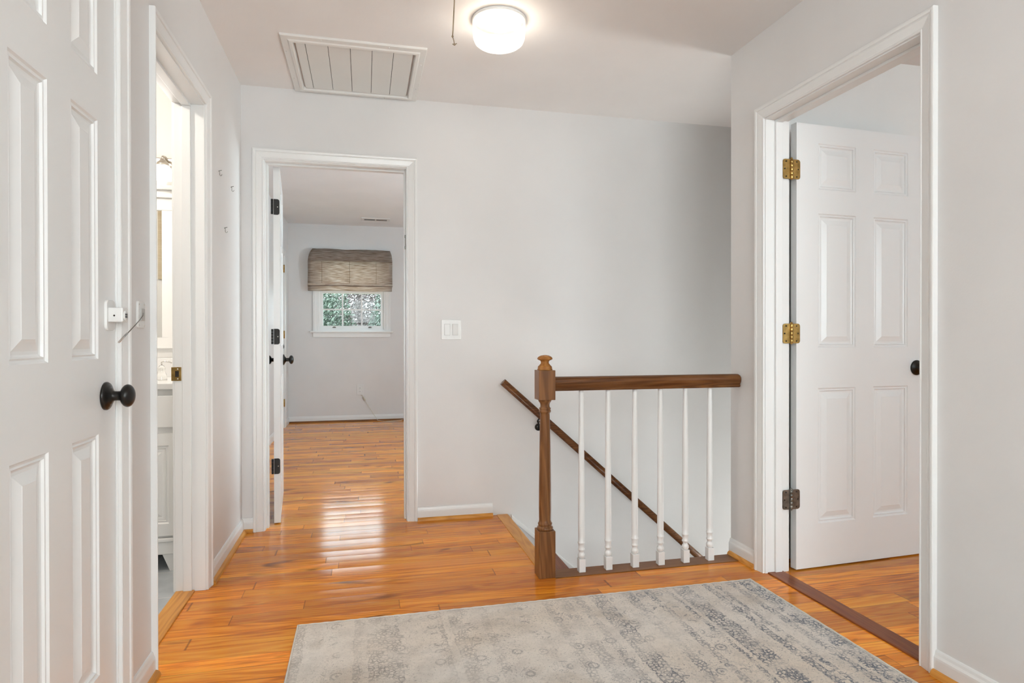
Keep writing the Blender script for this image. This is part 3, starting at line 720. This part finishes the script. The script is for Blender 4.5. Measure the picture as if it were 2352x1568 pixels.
# safety cable lock: lock body on the closet door, cable plate on the wall beside it
lk = empty('cable_lock', (XL-.004, 1.845, 1.120)); tag(lk, 'white plastic combination safety lock stuck on the closet door', 'door lock')
def face_x(mb): mb.v = [(-y, x, z) for x, y, z in mb.v]; return mb   # plate built facing -Y -> faces +X
face_x(rounded_plate(.056, .080, .006, .014)).build('back_plate', PLAST, lk)
mb = MB(); mb.box(.004, .040, -.020, .020, -.018, .020); mb.build('housing', PLAST, lk, bevel=.003)
mb = MB(); mb.lathe([(.0001, 0), (.0130, 0), (.0130, .003), (.0120, .004), (.0001, .004)], (.039, -.004, -.001), 'X', 24)
dl = mb.build('dial_guard', PLAST, lk)
for k in range(3):
    for h_ in (-.0030, .0032):
        mb = MB(); mb.box(.0425, .0440, -.0115+k*.0050, -.0079+k*.0050, -.001+h_-.0026, -.001+h_+.0026); mb.build('dial_wheel', BLACK, dl, bevel=.0006)
mb = MB(); mb.lathe([(.0001, -.0006), (.0024, 0)], (.020, -.0202, -.001), 'Y', 12); mb.build('keyhole', DARK, lk)
cp = empty('cable_plate', (XL, 2.066, 1.130)); tag(cp, 'white plate with a short hanging steel cable left of the bathroom doorway', 'door lock')
face_x(rounded_plate(.060, .080, .006, .010)).build('back_plate', PLAST, cp)
mb = MB(); mb.box(.004, .010, -.016, .016, -.018, .018); mb.build('cable_holder', plain('grey_plastic', (.45, .44, .42), .35), cp, bevel=.002)
mb = MB(); pts = [(.010, .000, .004), (.018, -.030, -.004), (.024, -.085, -.022), (.028, -.150, -.044), (.031, -.205, -.062)]
mb.tube(pts, .0013, 8); cb_ = mb.build('cable', PEWTER, cp)
mb = MB(); mb.tube([(.0298, -.190, -.057), (.0325, -.258, -.081)], .0026, 10); mb.build('cable_end', CHROME, cb_)
for dy in (-.021, .021):
    for dz in (-.031, .031):
        g = MB(); g.lathe([(.0001, .0068), (.0022, .0064), (.0024, .0055)], (0, dy, dz), 'X', 10); g.build('screw', CHROME, cp)

# ------------------------------------------------------------------ rug
def rug_mat():
    m, nt, b = mat('distressed_rug'); tc = N(nt, 'ShaderNodeTexCoord'); sp = N(nt, 'ShaderNodeSeparateXYZ'); nt.links.new(tc.outputs['Object'], sp.inputs[0])
    X, Y = sp.outputs[0], sp.outputs[1]      # X 0..w across the bands, Y along the bands
    def noise(scale, det=4, dist=0.0, vec=None, rough=.5):
        n = N(nt, 'ShaderNodeTexNoise'); n.inputs['Scale'].default_value = scale; n.inputs['Detail'].default_value = det; n.inputs['Distortion'].default_value = dist; n.inputs['Roughness'].default_value = rough
        nt.links.new(vec or tc.outputs['Object'], n.inputs['Vector']); return n.outputs[0]
    # stacked border bands, each band its own motif density
    band = None
    # (x0, x1, strength)
    bands = [(.00, .035, .55), (.20, .225, .55), (.245, .36, .75), (.50, .520, .6), (.545, .60, .55), (.66, .69, .5), (.92, .95, .45), (.985, 1.03, .4),
             (1.06, 1.09, .5), (1.12, 1.19, .85), (1.27, 1.31, .6), (1.36, 1.39, .8), (1.455, 1.475, .95), (1.49, 1.57, 1.0), (1.63, 1.66, .9), (1.68, 1.70, .8), (1.75, 1.78, .8), (1.80, 1.87, 1.0)]
    wob = math_(nt, 'ADD', math_(nt, 'MULTIPLY_ADD', noise(6, 2), .024, -.012), math_(nt, 'MULTIPLY_ADD', noise(70, 2), .016, -.008))
    xw = math_(nt, 'ADD', X, wob)
    for (a, c, s) in bands:
        t1 = math_(nt, 'MULTIPLY', math_(nt, 'GREATER_THAN', xw, a), math_(nt, 'LESS_THAN', xw, c))
        t1 = math_(nt, 'MULTIPLY', t1, s)
        band = t1 if band is None else math_(nt, 'MAXIMUM', band, t1)
    # small motifs: rings of a voronoi lattice + scrollwork from a contour of noise
    v = N(nt, 'ShaderNodeTexVoronoi'); v.inputs['Scale'].default_value = 15; v.inputs['Randomness'].default_value = .35; nt.links.new(tc.outputs['Object'], v.inputs['Vector'])
    ring = math_(nt, 'SUBTRACT', 1.0, math_(nt, 'MINIMUM', math_(nt, 'MULTIPLY', math_(nt, 'ABSOLUTE', math_(nt, 'SUBTRACT', v.outputs['Distance'], .27)), 13.0), 1.0))
    dot = math_(nt, 'LESS_THAN', v.outputs['Distance'], .10)
    ring = math_(nt, 'MAXIMUM', ring, math_(nt, 'MULTIPLY', dot, .8))
    sc = math_(nt, 'ABSOLUTE', math_(nt, 'SINE', math_(nt, 'MULTIPLY', noise(26, 2, .8), 26.0)))
    scr = ramp(nt, sc, [(.0, (1,1,1)), (.42, (0,0,0))])
    v3 = N(nt, 'ShaderNodeTexVoronoi', feature='DISTANCE_TO_EDGE'); v3.inputs['Scale'].default_value = 64; v3.inputs['Randomness'].default_value = .9; nt.links.new(tc.outputs['Object'], v3.inputs['Vector'])
    net = ramp(nt, v3.outputs['Distance'], [(.07, (1,1,1)), (.24, (0,0,0))])
    motif = math_(nt, 'MAXIMUM', math_(nt, 'MULTIPLY', net, .9), scr)
    brk2 = ramp(nt, noise(16, 4, .5, rough=.65), [(.39, (.22,.22,.22)), (.56, (1,1,1))])
    inb = math_(nt, 'MULTIPLY', math_(nt, 'MULTIPLY', band, motif), brk2)
    v2 = N(nt, 'ShaderNodeTexVoronoi'); v2.inputs['Scale'].default_value = 8.5; v2.inputs['Randomness'].default_value = .25; nt.links.new(tc.outputs['Object'], v2.inputs['Vector'])
    near = math_(nt, 'LESS_THAN', v2.outputs['Distance'], .30)
    field = math_(nt, 'MULTIPLY', math_(nt, 'MULTIPLY', near, math_(nt, 'MAXIMUM', scr, ring)), .62)
    field = math_(nt, 'MAXIMUM', field, math_(nt, 'MULTIPLY', scr, .22))
    speck = ramp(nt, noise(120, 3, 0, rough=.7), [(.57, (0,0,0)), (.66, (.55,.55,.55))])
    field = math_(nt, 'MAXIMUM', field, speck)
    pat = math_(nt, 'MAXIMUM', inb, field)
    # wear: large patches where the pattern has faded, stronger towards one side
    wear = ramp(nt, noise(3.2, 5, .4, rough=.65), [(.34, (.30,.30,.30)), (.56, (1,1,1))])
    side = ramp(nt, math_(nt, 'DIVIDE', X, 1.88), [(.0, (.60,.60,.60)), (.45, (.78,.78,.78)), (.75, (1,1,1))])
    pat = math_(nt, 'MULTIPLY', math_(nt, 'MULTIPLY', pat, wear), side)
    fib = noise(260, 2); brk = ramp(nt, fib, [(.36, (.35,.35,.35)), (.52, (1,1,1))])
    pat = math_(nt, 'MULTIPLY', pat, brk)
    tint = noise(1.7, 3)
    basec = ramp(nt, tint, [(.35, (.70, .60, .50)), (.6, (.74, .675, .61)), (.75, (.66, .62, .59))])
    ch = noise(11, 6, .3, rough=.7)
    basec = mixc(nt, ramp(nt, ch, [(.44, (0,0,0)), (.70, (.50,.50,.50))]), basec, (.42, .37, .33))
    blue = ramp(nt, math_(nt, 'ADD', math_(nt, 'DIVIDE', X, 2.4), math_(nt, 'MULTIPLY', noise(2.6, 3), .5)), [(.35, (.13, .105, .09)), (.75, (.085, .09, .115)), (1.0, (.06, .08, .12))])
    stain = ramp(nt, noise(4.5, 4, .3), [(.56, (0,0,0)), (.72, (.38,.38,.38))])
    basec = mixc(nt, stain, basec, (.36, .27, .18))
    nt.links.new(mixc(nt, math_(nt, 'MINIMUM', math_(nt, 'MULTIPLY', pat, 1.55), .92), basec, blue), b.inputs['Base Color'])
    b.inputs['Roughness'].default_value = .95
    b.inputs['Sheen Weight'].default_value = .2
    bp = N(nt, 'ShaderNodeBump'); bp.inputs['Strength'].default_value = .55; bp.inputs['Distance'].default_value = .004
    nt.links.new(math_(nt, 'ADD', noise(330, 3), math_(nt, 'MULTIPLY', noise(60, 2), .6)), bp.inputs['Height']); nt.links.new(bp.outputs[0], b.inputs['Normal'])
    return m
rx0, rx1, ry0, ry1 = -.238, 1.640, -.60, 2.402
mb = MB(); nx, ny = 150, 200; w, l = rx1-rx0, ry1-ry0
rv = []
for j in range(ny+1):
    for i in range(nx+1):
        x, y = w*i/nx, l*j/ny
        ex = (random.random()-.5)*.0035 if j == ny else 0
        ed = min(x, w-x, y, l-y)
        z = .009 - (.004 if ed < 1e-6 else (.001 if ed < .014 else 0)) + .0008*math.sin(x*23+y*11)*math.sin(y*17)
        rv.append((x, y+ex, z))
fs = [(j*(nx+1)+i, j*(nx+1)+i+1, (j+1)*(nx+1)+i+1, (j+1)*(nx+1)+i) for j in range(ny) for i in range(nx)]
mb.add(rv, fs, True)
per = [j*0+i for i in range(nx+1)] + [j*(nx+1)+nx for j in range(1, ny+1)] + [ny*(nx+1)+i for i in range(nx-1, -1, -1)] + [j*(nx+1) for j in range(ny-1, 0, -1)]
top = [rv[k] for k in per]; bot = [(x, y, .0005) for x, y, z in top]
mb.loft([bot, top], caps=False)
rug = mb.build('rug', rug_mat()); rug.location = (rx0, ry0, 0)
tag(rug, 'cream and grey distressed area rug lying on the oak floor', 'rug')
# pale overcast stitching along the rug's edges
mb = MB()
for (a, b_) in (((0, l), (w, l)), ((0, 0), (0, l)), ((w, 0), (w, l))):
    n = 160; mb.tube([(a[0]+(b_[0]-a[0])*k/n, a[1]+(b_[1]-a[1])*k/n, .0045+.0006*math.sin(k*1.7)) for k in range(n+1)], .0035, 6)
mb.build('edge_stitching', plain('cream_yarn', (.66, .61, .54), .95), rug)

# ------------------------------------------------------------------ windows
def glass_mat():
    m, nt, b = mat('window_glass'); nt.nodes.remove(b); out = nt.nodes['Material Output']
    tr = N(nt, 'ShaderNodeBsdfTransparent'); gl = N(nt, 'ShaderNodeBsdfGlossy'); gl.inputs['Roughness'].default_value = .02
    mx = N(nt, 'ShaderNodeMixShader'); mx.inputs[0].default_value = .012; tr.inputs[0].default_value = (.95, .98, .97, 1)
    nt.links.new(tr.outputs[0], mx.inputs[1]); nt.links.new(gl.outputs[0], mx.inputs[2]); nt.links.new(mx.outputs[0], out.inputs[0]); return m
GLZ = glass_mat()
WHITE = paint('white_window_paint', (.84, .84, .83), .3, .02, 60, .005)
def window(name, label, M4, w, h, cols=3, rows=2, lit=True):
    """double-hung window; local x 0..w, z 0..h, y 0 = inner wall face, +y outwards"""
    e = empty(name); e.matrix_world = M4; struct(e, label, 'window')
    f = MB(); f.box(-.0, .022, .0, .11, 0, h); f.box(w-.022, w, .0, .11, 0, h); f.box(.022, w-.022, .0, .11, h-.022, h); f.box(.022, w-.022, .0, .11, 0, .018); f.build('window_frame', WHITE, e)
    c = MB(); P = PROF
    def pt(u, z, t): return (u, -t, z)
    l1 = [pt(0-w_, 0, t) for w_, t in P]; l2 = [pt(0-w_, h+w_, t) for w_, t in P]; l3 = [pt(w+w_, h+w_, t) for w_, t in P]; l4 = [pt(w+w_, 0, t) for w_, t in P]
    c.loft([l1, l2, l3, l4]); c.build('casing', WHITE, e)
    s = MB(); s.box(-.088, w+.088, -.038, .02, -.020, .0); s.build('window_stool', WHITE, e, bevel=.004)
    a = MB(); a.box(-.057, w+.057, -.014, .0, -.078, -.020); a.build('apron', WHITE, e, bevel=.002)
    for k, (z0, z1, y0) in enumerate(((.018, h*.54, .030), (h*.50, h-.022, .066))):
        g = MB(); x0, x1 = .022, w-.022; q = .042
        g.box(x0, x0+q, y0, y0+.032, z0, z1); g.box(x1-q, x1, y0, y0+.032, z0, z1); g.box(x0+q, x1-q, y0, y0+.032, z0, z0+.05); g.box(x0+q, x1-q, y0, y0+.032, z1-.038, z1)
        sa = g.build('sash', WHITE, e)
        g = MB(); gx0, gx1, gz0, gz1 = x0+q, x1-q, z0+.05, z1-.038
        for i in range(1, cols): xx = gx0+(gx1-gx0)*i/cols; g.box(xx-.009, xx+.009, y0+.004, y0+.026, gz0, gz1)
        for j in range(1, rows): zz = gz0+(gz1-gz0)*j/rows; g.box(gx0, gx1, y0+.006, y0+.024, zz-.009, zz+.009)
        g.build('muntins', WHITE, sa)
        g = MB(); g.box(gx0, gx1, y0+.014, y0+.017, gz0, gz1); g.build('glass_pane', GLZ, sa)
    for dx in (.20, w-.20):
        g = MB(); g.box(dx-.022, dx+.022, .012, .030, .040, .050); g.box(dx-.016, dx+.016, .016, .030, .050, .058); g.build('sash_lift', PEWTER, e, bevel=.002)
    g = MB(); g.box(w/2-.012, w/2+.012, .028, .040, h*.54-.002, h*.54+.014); g.build('sash_lock', PEWTER, e)
    return e
wz = 1.155
window('window_1', 'small white six-over-six window under the woven shade in the bedroom', Matrix.Translation((-.570, BRY, wz)), .845, .965)
window('window_2', 'bedroom side window', Matrix.Translation((BRX1, 5.55, .8)) @ Matrix.Rotation(R(-90), 4, 'Z'), 1.2, 1.4)
window('window_hall_fill', 'unseen window added behind the camera to light the hall', Matrix.Translation((1.5, YF, .7)) @ Matrix.Rotation(R(180), 4, 'Z'), 1.9, 1.5)  # made-up opening for the hall fill light, out of view
window('window_4', 'right room window', Matrix.Translation((3.7, YF, .85)) @ Matrix.Rotation(R(180), 4, 'Z'), 1.4, 1.3)
window('window_5', 'downstairs window in the stairwell', Matrix.Translation((EX, 3.55, -1.8)) @ Matrix.Rotation(R(-90), 4, 'Z'), .8, 1.3)

# woven roman shade
def shade_mat():
    m, nt, b = mat('woven_grass_shade'); out = nt.nodes['Material Output']; tc = N(nt, 'ShaderNodeTexCoord')
    mp = N(nt, 'ShaderNodeMapping'); mp.inputs['Scale'].default_value = (9, 9, 190); nt.links.new(tc.outputs['Object'], mp.inputs[0])
    n = N(nt, 'ShaderNodeTexNoise'); n.inputs['Scale'].default_value = 1; n.inputs['Detail'].default_value = 3; nt.links.new(mp.outputs[0], n.inputs['Vector'])
    c = ramp(nt, n.outputs[0], [(.34, (.36, .27, .20)), (.50, (.58, .49, .42)), (.68, (.74, .68, .63))])
    nt.links.new(c, b.inputs['Base Color']); b.inputs['Roughness'].default_value = .9
    tl_ = N(nt, 'ShaderNodeBsdfTranslucent'); nt.links.new(c, tl_.inputs[0])
    mx = N(nt, 'ShaderNodeMixShader'); mx.inputs[0].default_value = .62
    nt.links.new(b.outputs[0], mx.inputs[1]); nt.links.new(tl_.outputs[0], mx.inputs[2]); nt.links.new(mx.outputs[0], out.inputs[0])
    bp = N(nt, 'ShaderNodeBump'); bp.inputs['Strength'].default_value = .5; bp.inputs['Distance'].default_value = .004; nt.links.new(n.outputs[0], bp.inputs['Height']); nt.links.new(bp.outputs[0], b.inputs['Normal'])
    return m
SHM = shade_mat()
sh = empty('roman_shade', (-.1475, BRY, 2.195)); tag(sh, 'tan woven grass roman shade half lowered over the bedroom window', 'window shade')
def cloth(rows, name, m, parent, nx=24):
    """rows: (x0, x1, y, z) from top to bottom"""
    mb = MB(); th = .0035
    vs = []
    for sgn in (0, 1):
        for (x0, x1, y, z) in rows:
            for i in range(nx+1):
                u = i/nx; sag = .010*math.sin(math.pi*u)*0 + .004*math.sin(u*19+z*13)
                vs.append((x0+(x1-x0)*u, y+sag*.6+sgn*th, z+.003*math.sin(u*11+z*5)))
    R_, n1 = len(rows), nx+1; fs = []
    for sgn in (0, 1):
        o0 = sgn*R_*n1
        for j in range(R_-1):
            for i in range(nx): a = o0+j*n1+i; fs.append((a, a+1, a+1+n1, a+n1))
    for j in range(R_-1):
        for i in (0, nx): a = j*n1+i; fs.append((a, a+n1, a+n1+R_*n1, a+R_*n1))
    for j in (0, R_-1):
        for i in range(nx): a = j*n1+i; fs.append((a, a+1, a+1+R_*n1, a+R_*n1))
    mb.add(vs, fs, True); return mb.build(name, m, parent)
mb = MB(); mb.box(-.475, .470, -.055, 0, -.030, .0); mb.build('headrail', WHITE, sh)
cloth([(-.475, .470, -.056, -.004), (-.497, .482, -.072, -.03), (-.516, .493, -.084, -.07), (-.528, .500, -.094, -.12), (-.532, .503, -.098, -.18), (-.532, .502, -.094, -.32), (-.534, .504, -.096, -.46), (-.534, .504, -.094, -.478)], 'shade_fabric', SHM, sh)
cloth([(-.480, .475, -.060, -.006), (-.502, .486, -.080, -.04), (-.519, .497, -.094, -.08), (-.531, .503, -.108, -.160)], 'valance', SHM, sh)
cloth([(-.534, .504, -.080, -.44), (-.534, .500, -.074, -.48), (-.533, .498, -.076, -.52), (-.532, .498, -.076, -.535)], 'lower_fold', SHM, sh)
mb = MB(); mb.box(-.532, .502, -.098, -.090, -.462, -.450); mb.build('dowel', plain('shade_dowel', (.62, .55, .45), .7), sh)
for xx in (-.365, -.028, .300):
    g = MB(); g.tube([(xx, -.1015, -.165), (xx+.001, -.1005, -.30), (xx, -.0995, -.44)], .0022, 6); g.build('shade_cord', ROPE, sh)

# bedroom outlet, cord, ceiling register
ot = empty('wall_outlet', (-.050, BRY, .402)); tag(ot, 'white wall outlet below the bedroom window', 'outlet')
rounded_plate(.086, .132, .006, .005).build('plate', PLAST, ot)
for dz in (-.022, .022):
    g = MB(); g.box(-.017, .017, -.0085, -.005, dz-.014, dz+.014); g.build('socket', TRIM, ot, bevel=.002)
    g = MB(); g.box(-.008, -.005, -.0090, -.0080, dz-.004, dz+.006); g.box(.005, .008, -.0090, -.0080, dz-.004, dz+.006); g.build('slot', DARK, ot)
cable = MB(); yb = BRY-.016
cable.tube([(-.035, BRY-.012, .335), (-.020, yb, .325), (-.004, yb, .300)], .003, 8)
cable.tube([(-.010, yb, .312), (.002, yb, .285), (.012, yb, .262)], .011, 10)
cable.tube([(.012, yb, .262), (.040, yb, .215), (.080, yb-.004, .15), (.130, yb-.02, .07), (.17, yb-.06, .010), (.26, yb-.12, .004), (.37, yb-.10, .004), (.45, yb-.06, .006), (.55, yb-.05, .03), (.62, yb-.02, .08)], .0025, 8)
cable.tube([(.24, yb-.10, .004), (.30, yb-.16, .004), (.40, yb-.15, .004), (.48, yb-.09, .006)], .0025, 8)
o = cable.build('power_cord', plain('cream_cord', (.62, .56, .46), .6)); tag(o, 'thin cream power cord hanging from the bedroom outlet to the floor', 'cord')
rg = empty('ceiling_register', (.140, 7.74, BRZ)); tag(rg, 'narrow white air register in the bedroom ceiling', 'ceiling vent')
g = MB(); g.box(-.17, .17, -.085, .085, -.008, 0); g.build('frame', PLAST, rg, bevel=.003)
for dx in (-.072, .072):
    g = MB(); g.box(dx-.064, dx+.064, -.035, .035, -.0095, -.0070); sl_ = g.build('grille', plain('register_gap', (.12, .11, .10), .8) if dx < 0 else bpy.data.materials['register_gap'], rg)
    g = MB()
    for k in range(9): g.box(dx-.060+k*.0148, dx-.058+k*.0148, -.035, .035, -.0125, -.0090)
    g.build('louvres', PLAST, sl_)

# ------------------------------------------------------------------ bathroom fittings
CAB = paint('white_cabinet_paint', (.83, .82, .80), .35, .02, 60, .005)
vx0, vx1, vy0, vy1 = -1.75, -.800, 3.118, D-.004
vn = empty('bathroom_vanity', ((vx0+vx1)/2, (vy0+vy1)/2, 0)); tag(vn, 'white bathroom vanity with marble top behind the bathroom door frame', 'vanity')
ox, oy = (vx0+vx1)/2, (vy0+vy1)/2
def B(mb): mb.v = [(x-ox, y-oy, z) for x, y, z in mb.v]; return mb
mb = MB(); mb.box(vx0+.01, vx1-.01, vy0+.012, vy1, .12, .828); B(mb).build('body', CAB, vn)
mb = MB(); mb.box(vx0, vx1, vy0-.004, vy1, .077, .135); mb.box(vx0, vx1, vy0-.010, vy1, .135, .152); B(mb).build('base_rail', CAB, vn, bevel=.004)
for (x0, x1) in ((vx0, vx0+.095), (vx1-.095, vx1)):
    for (y0, y1) in ((vy0, vy0+.05), (vy1-.05, vy1)):
        mb = MB(); d_ = .012; s = 1 if x0 == vx0 else -1
        mb.loft([[(x0+(.004 if s > 0 else .030), y0+.006, 0), (x1-(.030 if s > 0 else .004), y0+.006, 0), (x1-(.030 if s > 0 else .004), y1-.006, 0), (x0+(.004 if s > 0 else .030), y1-.006, 0)], [(x0, y0, .08), (x1, y0, .08), (x1, y1, .08), (x0, y1, .08)]])
        B(mb).build('leg', CAB, vn)
mb = MB(); mb.box(vx0-.012, vx1+.012, vy0-.018, vy1, .828, .857); 
MARB = paint('white_marble', (.80, .79, .77), .15, 0, 60, .05); B(mb).build('countertop', MARB, vn, bevel=.004)
mb = MB(); mb.box(vx0, vx1, vy1-.02, vy1, .857, .955); B(mb).build('backsplash', MARB, vn, bevel=.002)
for (x0, x1) in ((vx0+.02, ox-.008), (ox+.008, vx1-.02)):
    mb = door_mesh(x1-x0, .145, .014, [(.012, x1-x0-.012)], [(.010, .135)]) if False else MB().box(x0, x1, vy0-.006, vy0+.012, .655, .800)
    B(mb).build('drawer', CAB, vn, bevel=.003)
    mb = door_mesh(x1-x0, .465, .016, [(.045, x1-x0-.045)], [(.055, .41)]); mb.v = [(x+x0, y+vy0-.004, z+.163) for x, y, z in mb.v]
    B(mb).build('door', CAB, vn)
mrx1 = -.972
mr = empty('mirror', (-1.35, D-.004, 1.05)); tag(mr, 'tall white framed bathroom mirror over the vanity', 'mirror')
def Q(mb): mb.v = [(x+1.35, y-(D-.004), z-1.05) for x, y, z in mb.v]; return mb
y0m = D-.004
mb = MB(); mb.box(-1.72, mrx1, y0m-.022, y0m, 1.007, 1.065); mb.box(mrx1-.065, mrx1, y0m-.022, y0m, 1.065, 1.735); mb.box(-1.72, -1.655, y0m-.022, y0m, 1.065, 1.735); mb.box(-1.72, mrx1, y0m-.022, y0m, 1.735, 1.800)
mb.box(-1.74, mrx1+.02, y0m-.040, y0m, 1.800, 1.822); mb.box(-1.75, mrx1+.03, y0m-.052, y0m, 1.840, 1.862); mb.box(-1.72, mrx1, y0m-.030, y0m, 1.822, 1.840)
Q(mb).build('mirror_frame', CAB, mr, bevel=.003)
m, nt, b = mat('mirror_silver'); b.inputs['Base Color'].default_value = (.93, .94, .93, 1); b.inputs['Metallic'].default_value = 1; b.inputs['Roughness'].default_value = .02
mb = MB(); mb.box(-1.655, mrx1-.065, y0m-.012, y0m-.006, 1.065, 1.735); Q(mb).build('mirror_glass', m, mr)
vl = empty('vanity_light', (-1.20, D-.0055, 1.99)); tag(vl, 'bathroom wall light with glowing frosted shades above the mirror', 'wall lamp')
NICK = plain('satin_nickel', (.55, .50, .43), .3, .9)
mb = MB(); mb.box(-.30, .30, -.022, 0, -.022, .022); mb.build('bar', NICK, vl, bevel=.006)
FR = glow_glass('frosted_lit_shade', [((0, 0, 0), .01)], 3.0, 3.1, (1, .94, .84), (1, .94, .86))
for dx in (-.22, .0, .195):
    mb = MB(); mb.tube([(dx, -.02, .0), (dx, -.07, .012), (dx, -.105, .004), (dx, -.11, -.010)], .007, 10); a_ = mb.build('arm', NICK, vl)
    mb = MB(); mb.lathe([(.0001, 0), (.012, 0), (.016, -.008), (.026, -.016), (.031, -.026), (.031, -.034), (.0001, -.034)], (dx, -.11, -.010), 'Z', 24); mb.build('fitter', NICK, a_)
    mb = MB(); mb.lathe([(.029, -.030), (.033, -.036), (.046, -.060), (.054, -.085), (.056, -.100), (.052, -.102), (.0001, -.085)], (dx, -.11, -.010), 'Z', 24); mb.build('glass_shade', FR, a_)
l = bpy.data.lights.new('vanity_bulbs', 'AREA'); l.shape = 'RECTANGLE'; l.size = .5; l.size_y = .1; l.energy = 9; l.color = (1, .97, .93)
o = bpy.data.objects.new('vanity_bulbs', l); C.objects.link(o); o.parent = vl; o.location = (0, -.20, -.10); o.rotation_euler = (R(-40), 0, 0)
ceiling_lamp((-1.45, 2.35, CZ), 'unseen opal glass lamp added to brighten the bathroom', 210)  # out-of-view lamp, added to brighten the bathroom and the floor by its doorway
sd = empty('soap_dispenser', (-.955, 3.33, .8575)); tag(sd, 'clear glass soap pump bottle on the vanity top', 'soap dispenser')
m, nt, b = mat('clear_bottle_glass'); b.inputs['Base Color'].default_value = (.9, .9, .88, 1); b.inputs['Transmission Weight'].default_value = .9; b.inputs['Roughness'].default_value = .05
mb = MB(); mb.lathe([(.0001, 0), (.024, 0), (.0245, .004), (.020, .030), (.015, .048), (.016, .058), (.012, .068), (.008, .072), (.0001, .072)], n=24); mb.build('bottle', m, sd)
mb = MB(); mb.tube([(0, 0, .070), (0, 0, .088), (.012, 0, .092), (.035, 0, .088), (.045, 0, .082)], .0035, 8); mb.build('pump', CHROME, sd)
pf = empty('framed_picture', (-1.55, 1.0, 1.95)); tag(pf, 'light wooden picture frame reflected in the bathroom mirror', 'picture frame')
fw, fh = .27, .35
WOODP = oak('pale_wood', (.42, .33, .21), (.52, .43, .30), (.60, .52, .38), .5)
mb = MB(); mb.box(-fw, -fw+.035, 0, .02, -fh, fh); mb.box(fw-.035, fw, 0, .02, -fh, fh); mb.box(-fw+.035, fw-.035, 0, .02, -fh, -fh+.035); mb.box(-fw+.035, fw-.035, 0, .02, fh-.035, fh); mb.build('frame', WOODP, pf, bevel=.003)
mb = MB(); mb.box(-fw+.03, fw-.03, .002, .008, -fh+.03, fh-.03); mb.build('print', plain('pale_print', (.72, .71, .68), .6), pf)

# ------------------------------------------------------------------ outdoors behind the bedroom window
GRASS = paint('lawn', (.10, .15, .06), .95, .3, 12, .3)
mb = MB(); mb.box(-40, 40, BRY+.6, 90, -3.2, -3.0)
o = mb.build('ground', GRASS); struct(o, 'lawn outside the bedroom window', 'ground')
LEAVES = [plain('leaves_a', (.075, .105, .078), .6, 0, .5), plain('leaves_b', (.095, .125, .10), .6, 0, .5), plain('leaves_c', (.105, .085, .082), .7, 0, .4)]
BARK = plain('bark', (.10, .085, .07), .9, 0, .4)
def tree(x, y, top, rad, k, lab, n=1500, leaf=.06):
    e = empty('tree', (x, y, -3.0)); tag(e, lab, 'tree', 'trees outside the bedroom window')
    h = top+3.0
    mb = MB(); mb.tube([(0,0,0), (.1,.05,h*.35), (-.05,.1,h*.65), (.0,0,h*.93)], [.22, .17, .11, .03], 10)
    for i in range(9):
        a = i*2.4; z = h*(.25+.07*i); rr = rad*(.8-.05*i)
        mb.tube([(0,0,z), (rr*.5*math.cos(a), rr*.5*math.sin(a), z+h*.05), (rr*math.cos(a), rr*math.sin(a), z+h*.09)], [.07, .04, .012], 7)
    mb.build('trunk', BARK, e)
    g = MB(); rnd = random.Random(k*17+3)
    for i in range(n):
        a, c_, q = rnd.random()*6.283, rnd.random()*2-1, rnd.random()**.45
        px = math.cos(a)*math.sqrt(1-c_*c_)*rad*q; py = math.sin(a)*math.sqrt(1-c_*c_)*rad*q; pz = h*.55 + c_*q*h*.43
        p = Vector((px, py, pz)); s = leaf*(1+rnd.random())
        u = Vector((rnd.random()-.5, rnd.random()-.5, rnd.random()-.5)).normalized(); v = u.orthogonal().normalized()
        w_ = u.cross(v)
        g.add([p-v*s, p-w_*s*.45+u*s*.1, p+v*s, p+w_*s*.45+u*s*.1], [(0,1,2,3)])
    g.build('foliage', LEAVES[k % 3], e, fix=False)
tl_ = [(-1.75, 18, 3.4, 1.65, 'grey-green leafy tree outside the left panes'), (1.55, 18, 3.4, 1.55, 'green leafy tree outside the right panes'), (-.1, 23.5, 4.4, 2.2, 'reddish-brown tree outside the middle panes'),
       (-3.6, 29, 4.8, 1.9, 'more distant tree behind the left panes'), (3.6, 29, 4.8, 2.0, 'more distant tree behind the right panes')]
for k, (x, y, top, rad, lab) in enumerate(tl_): tree(x, y, top, rad, k, lab, 30000 if k < 3 else 6000, .036 if k < 3 else .07)
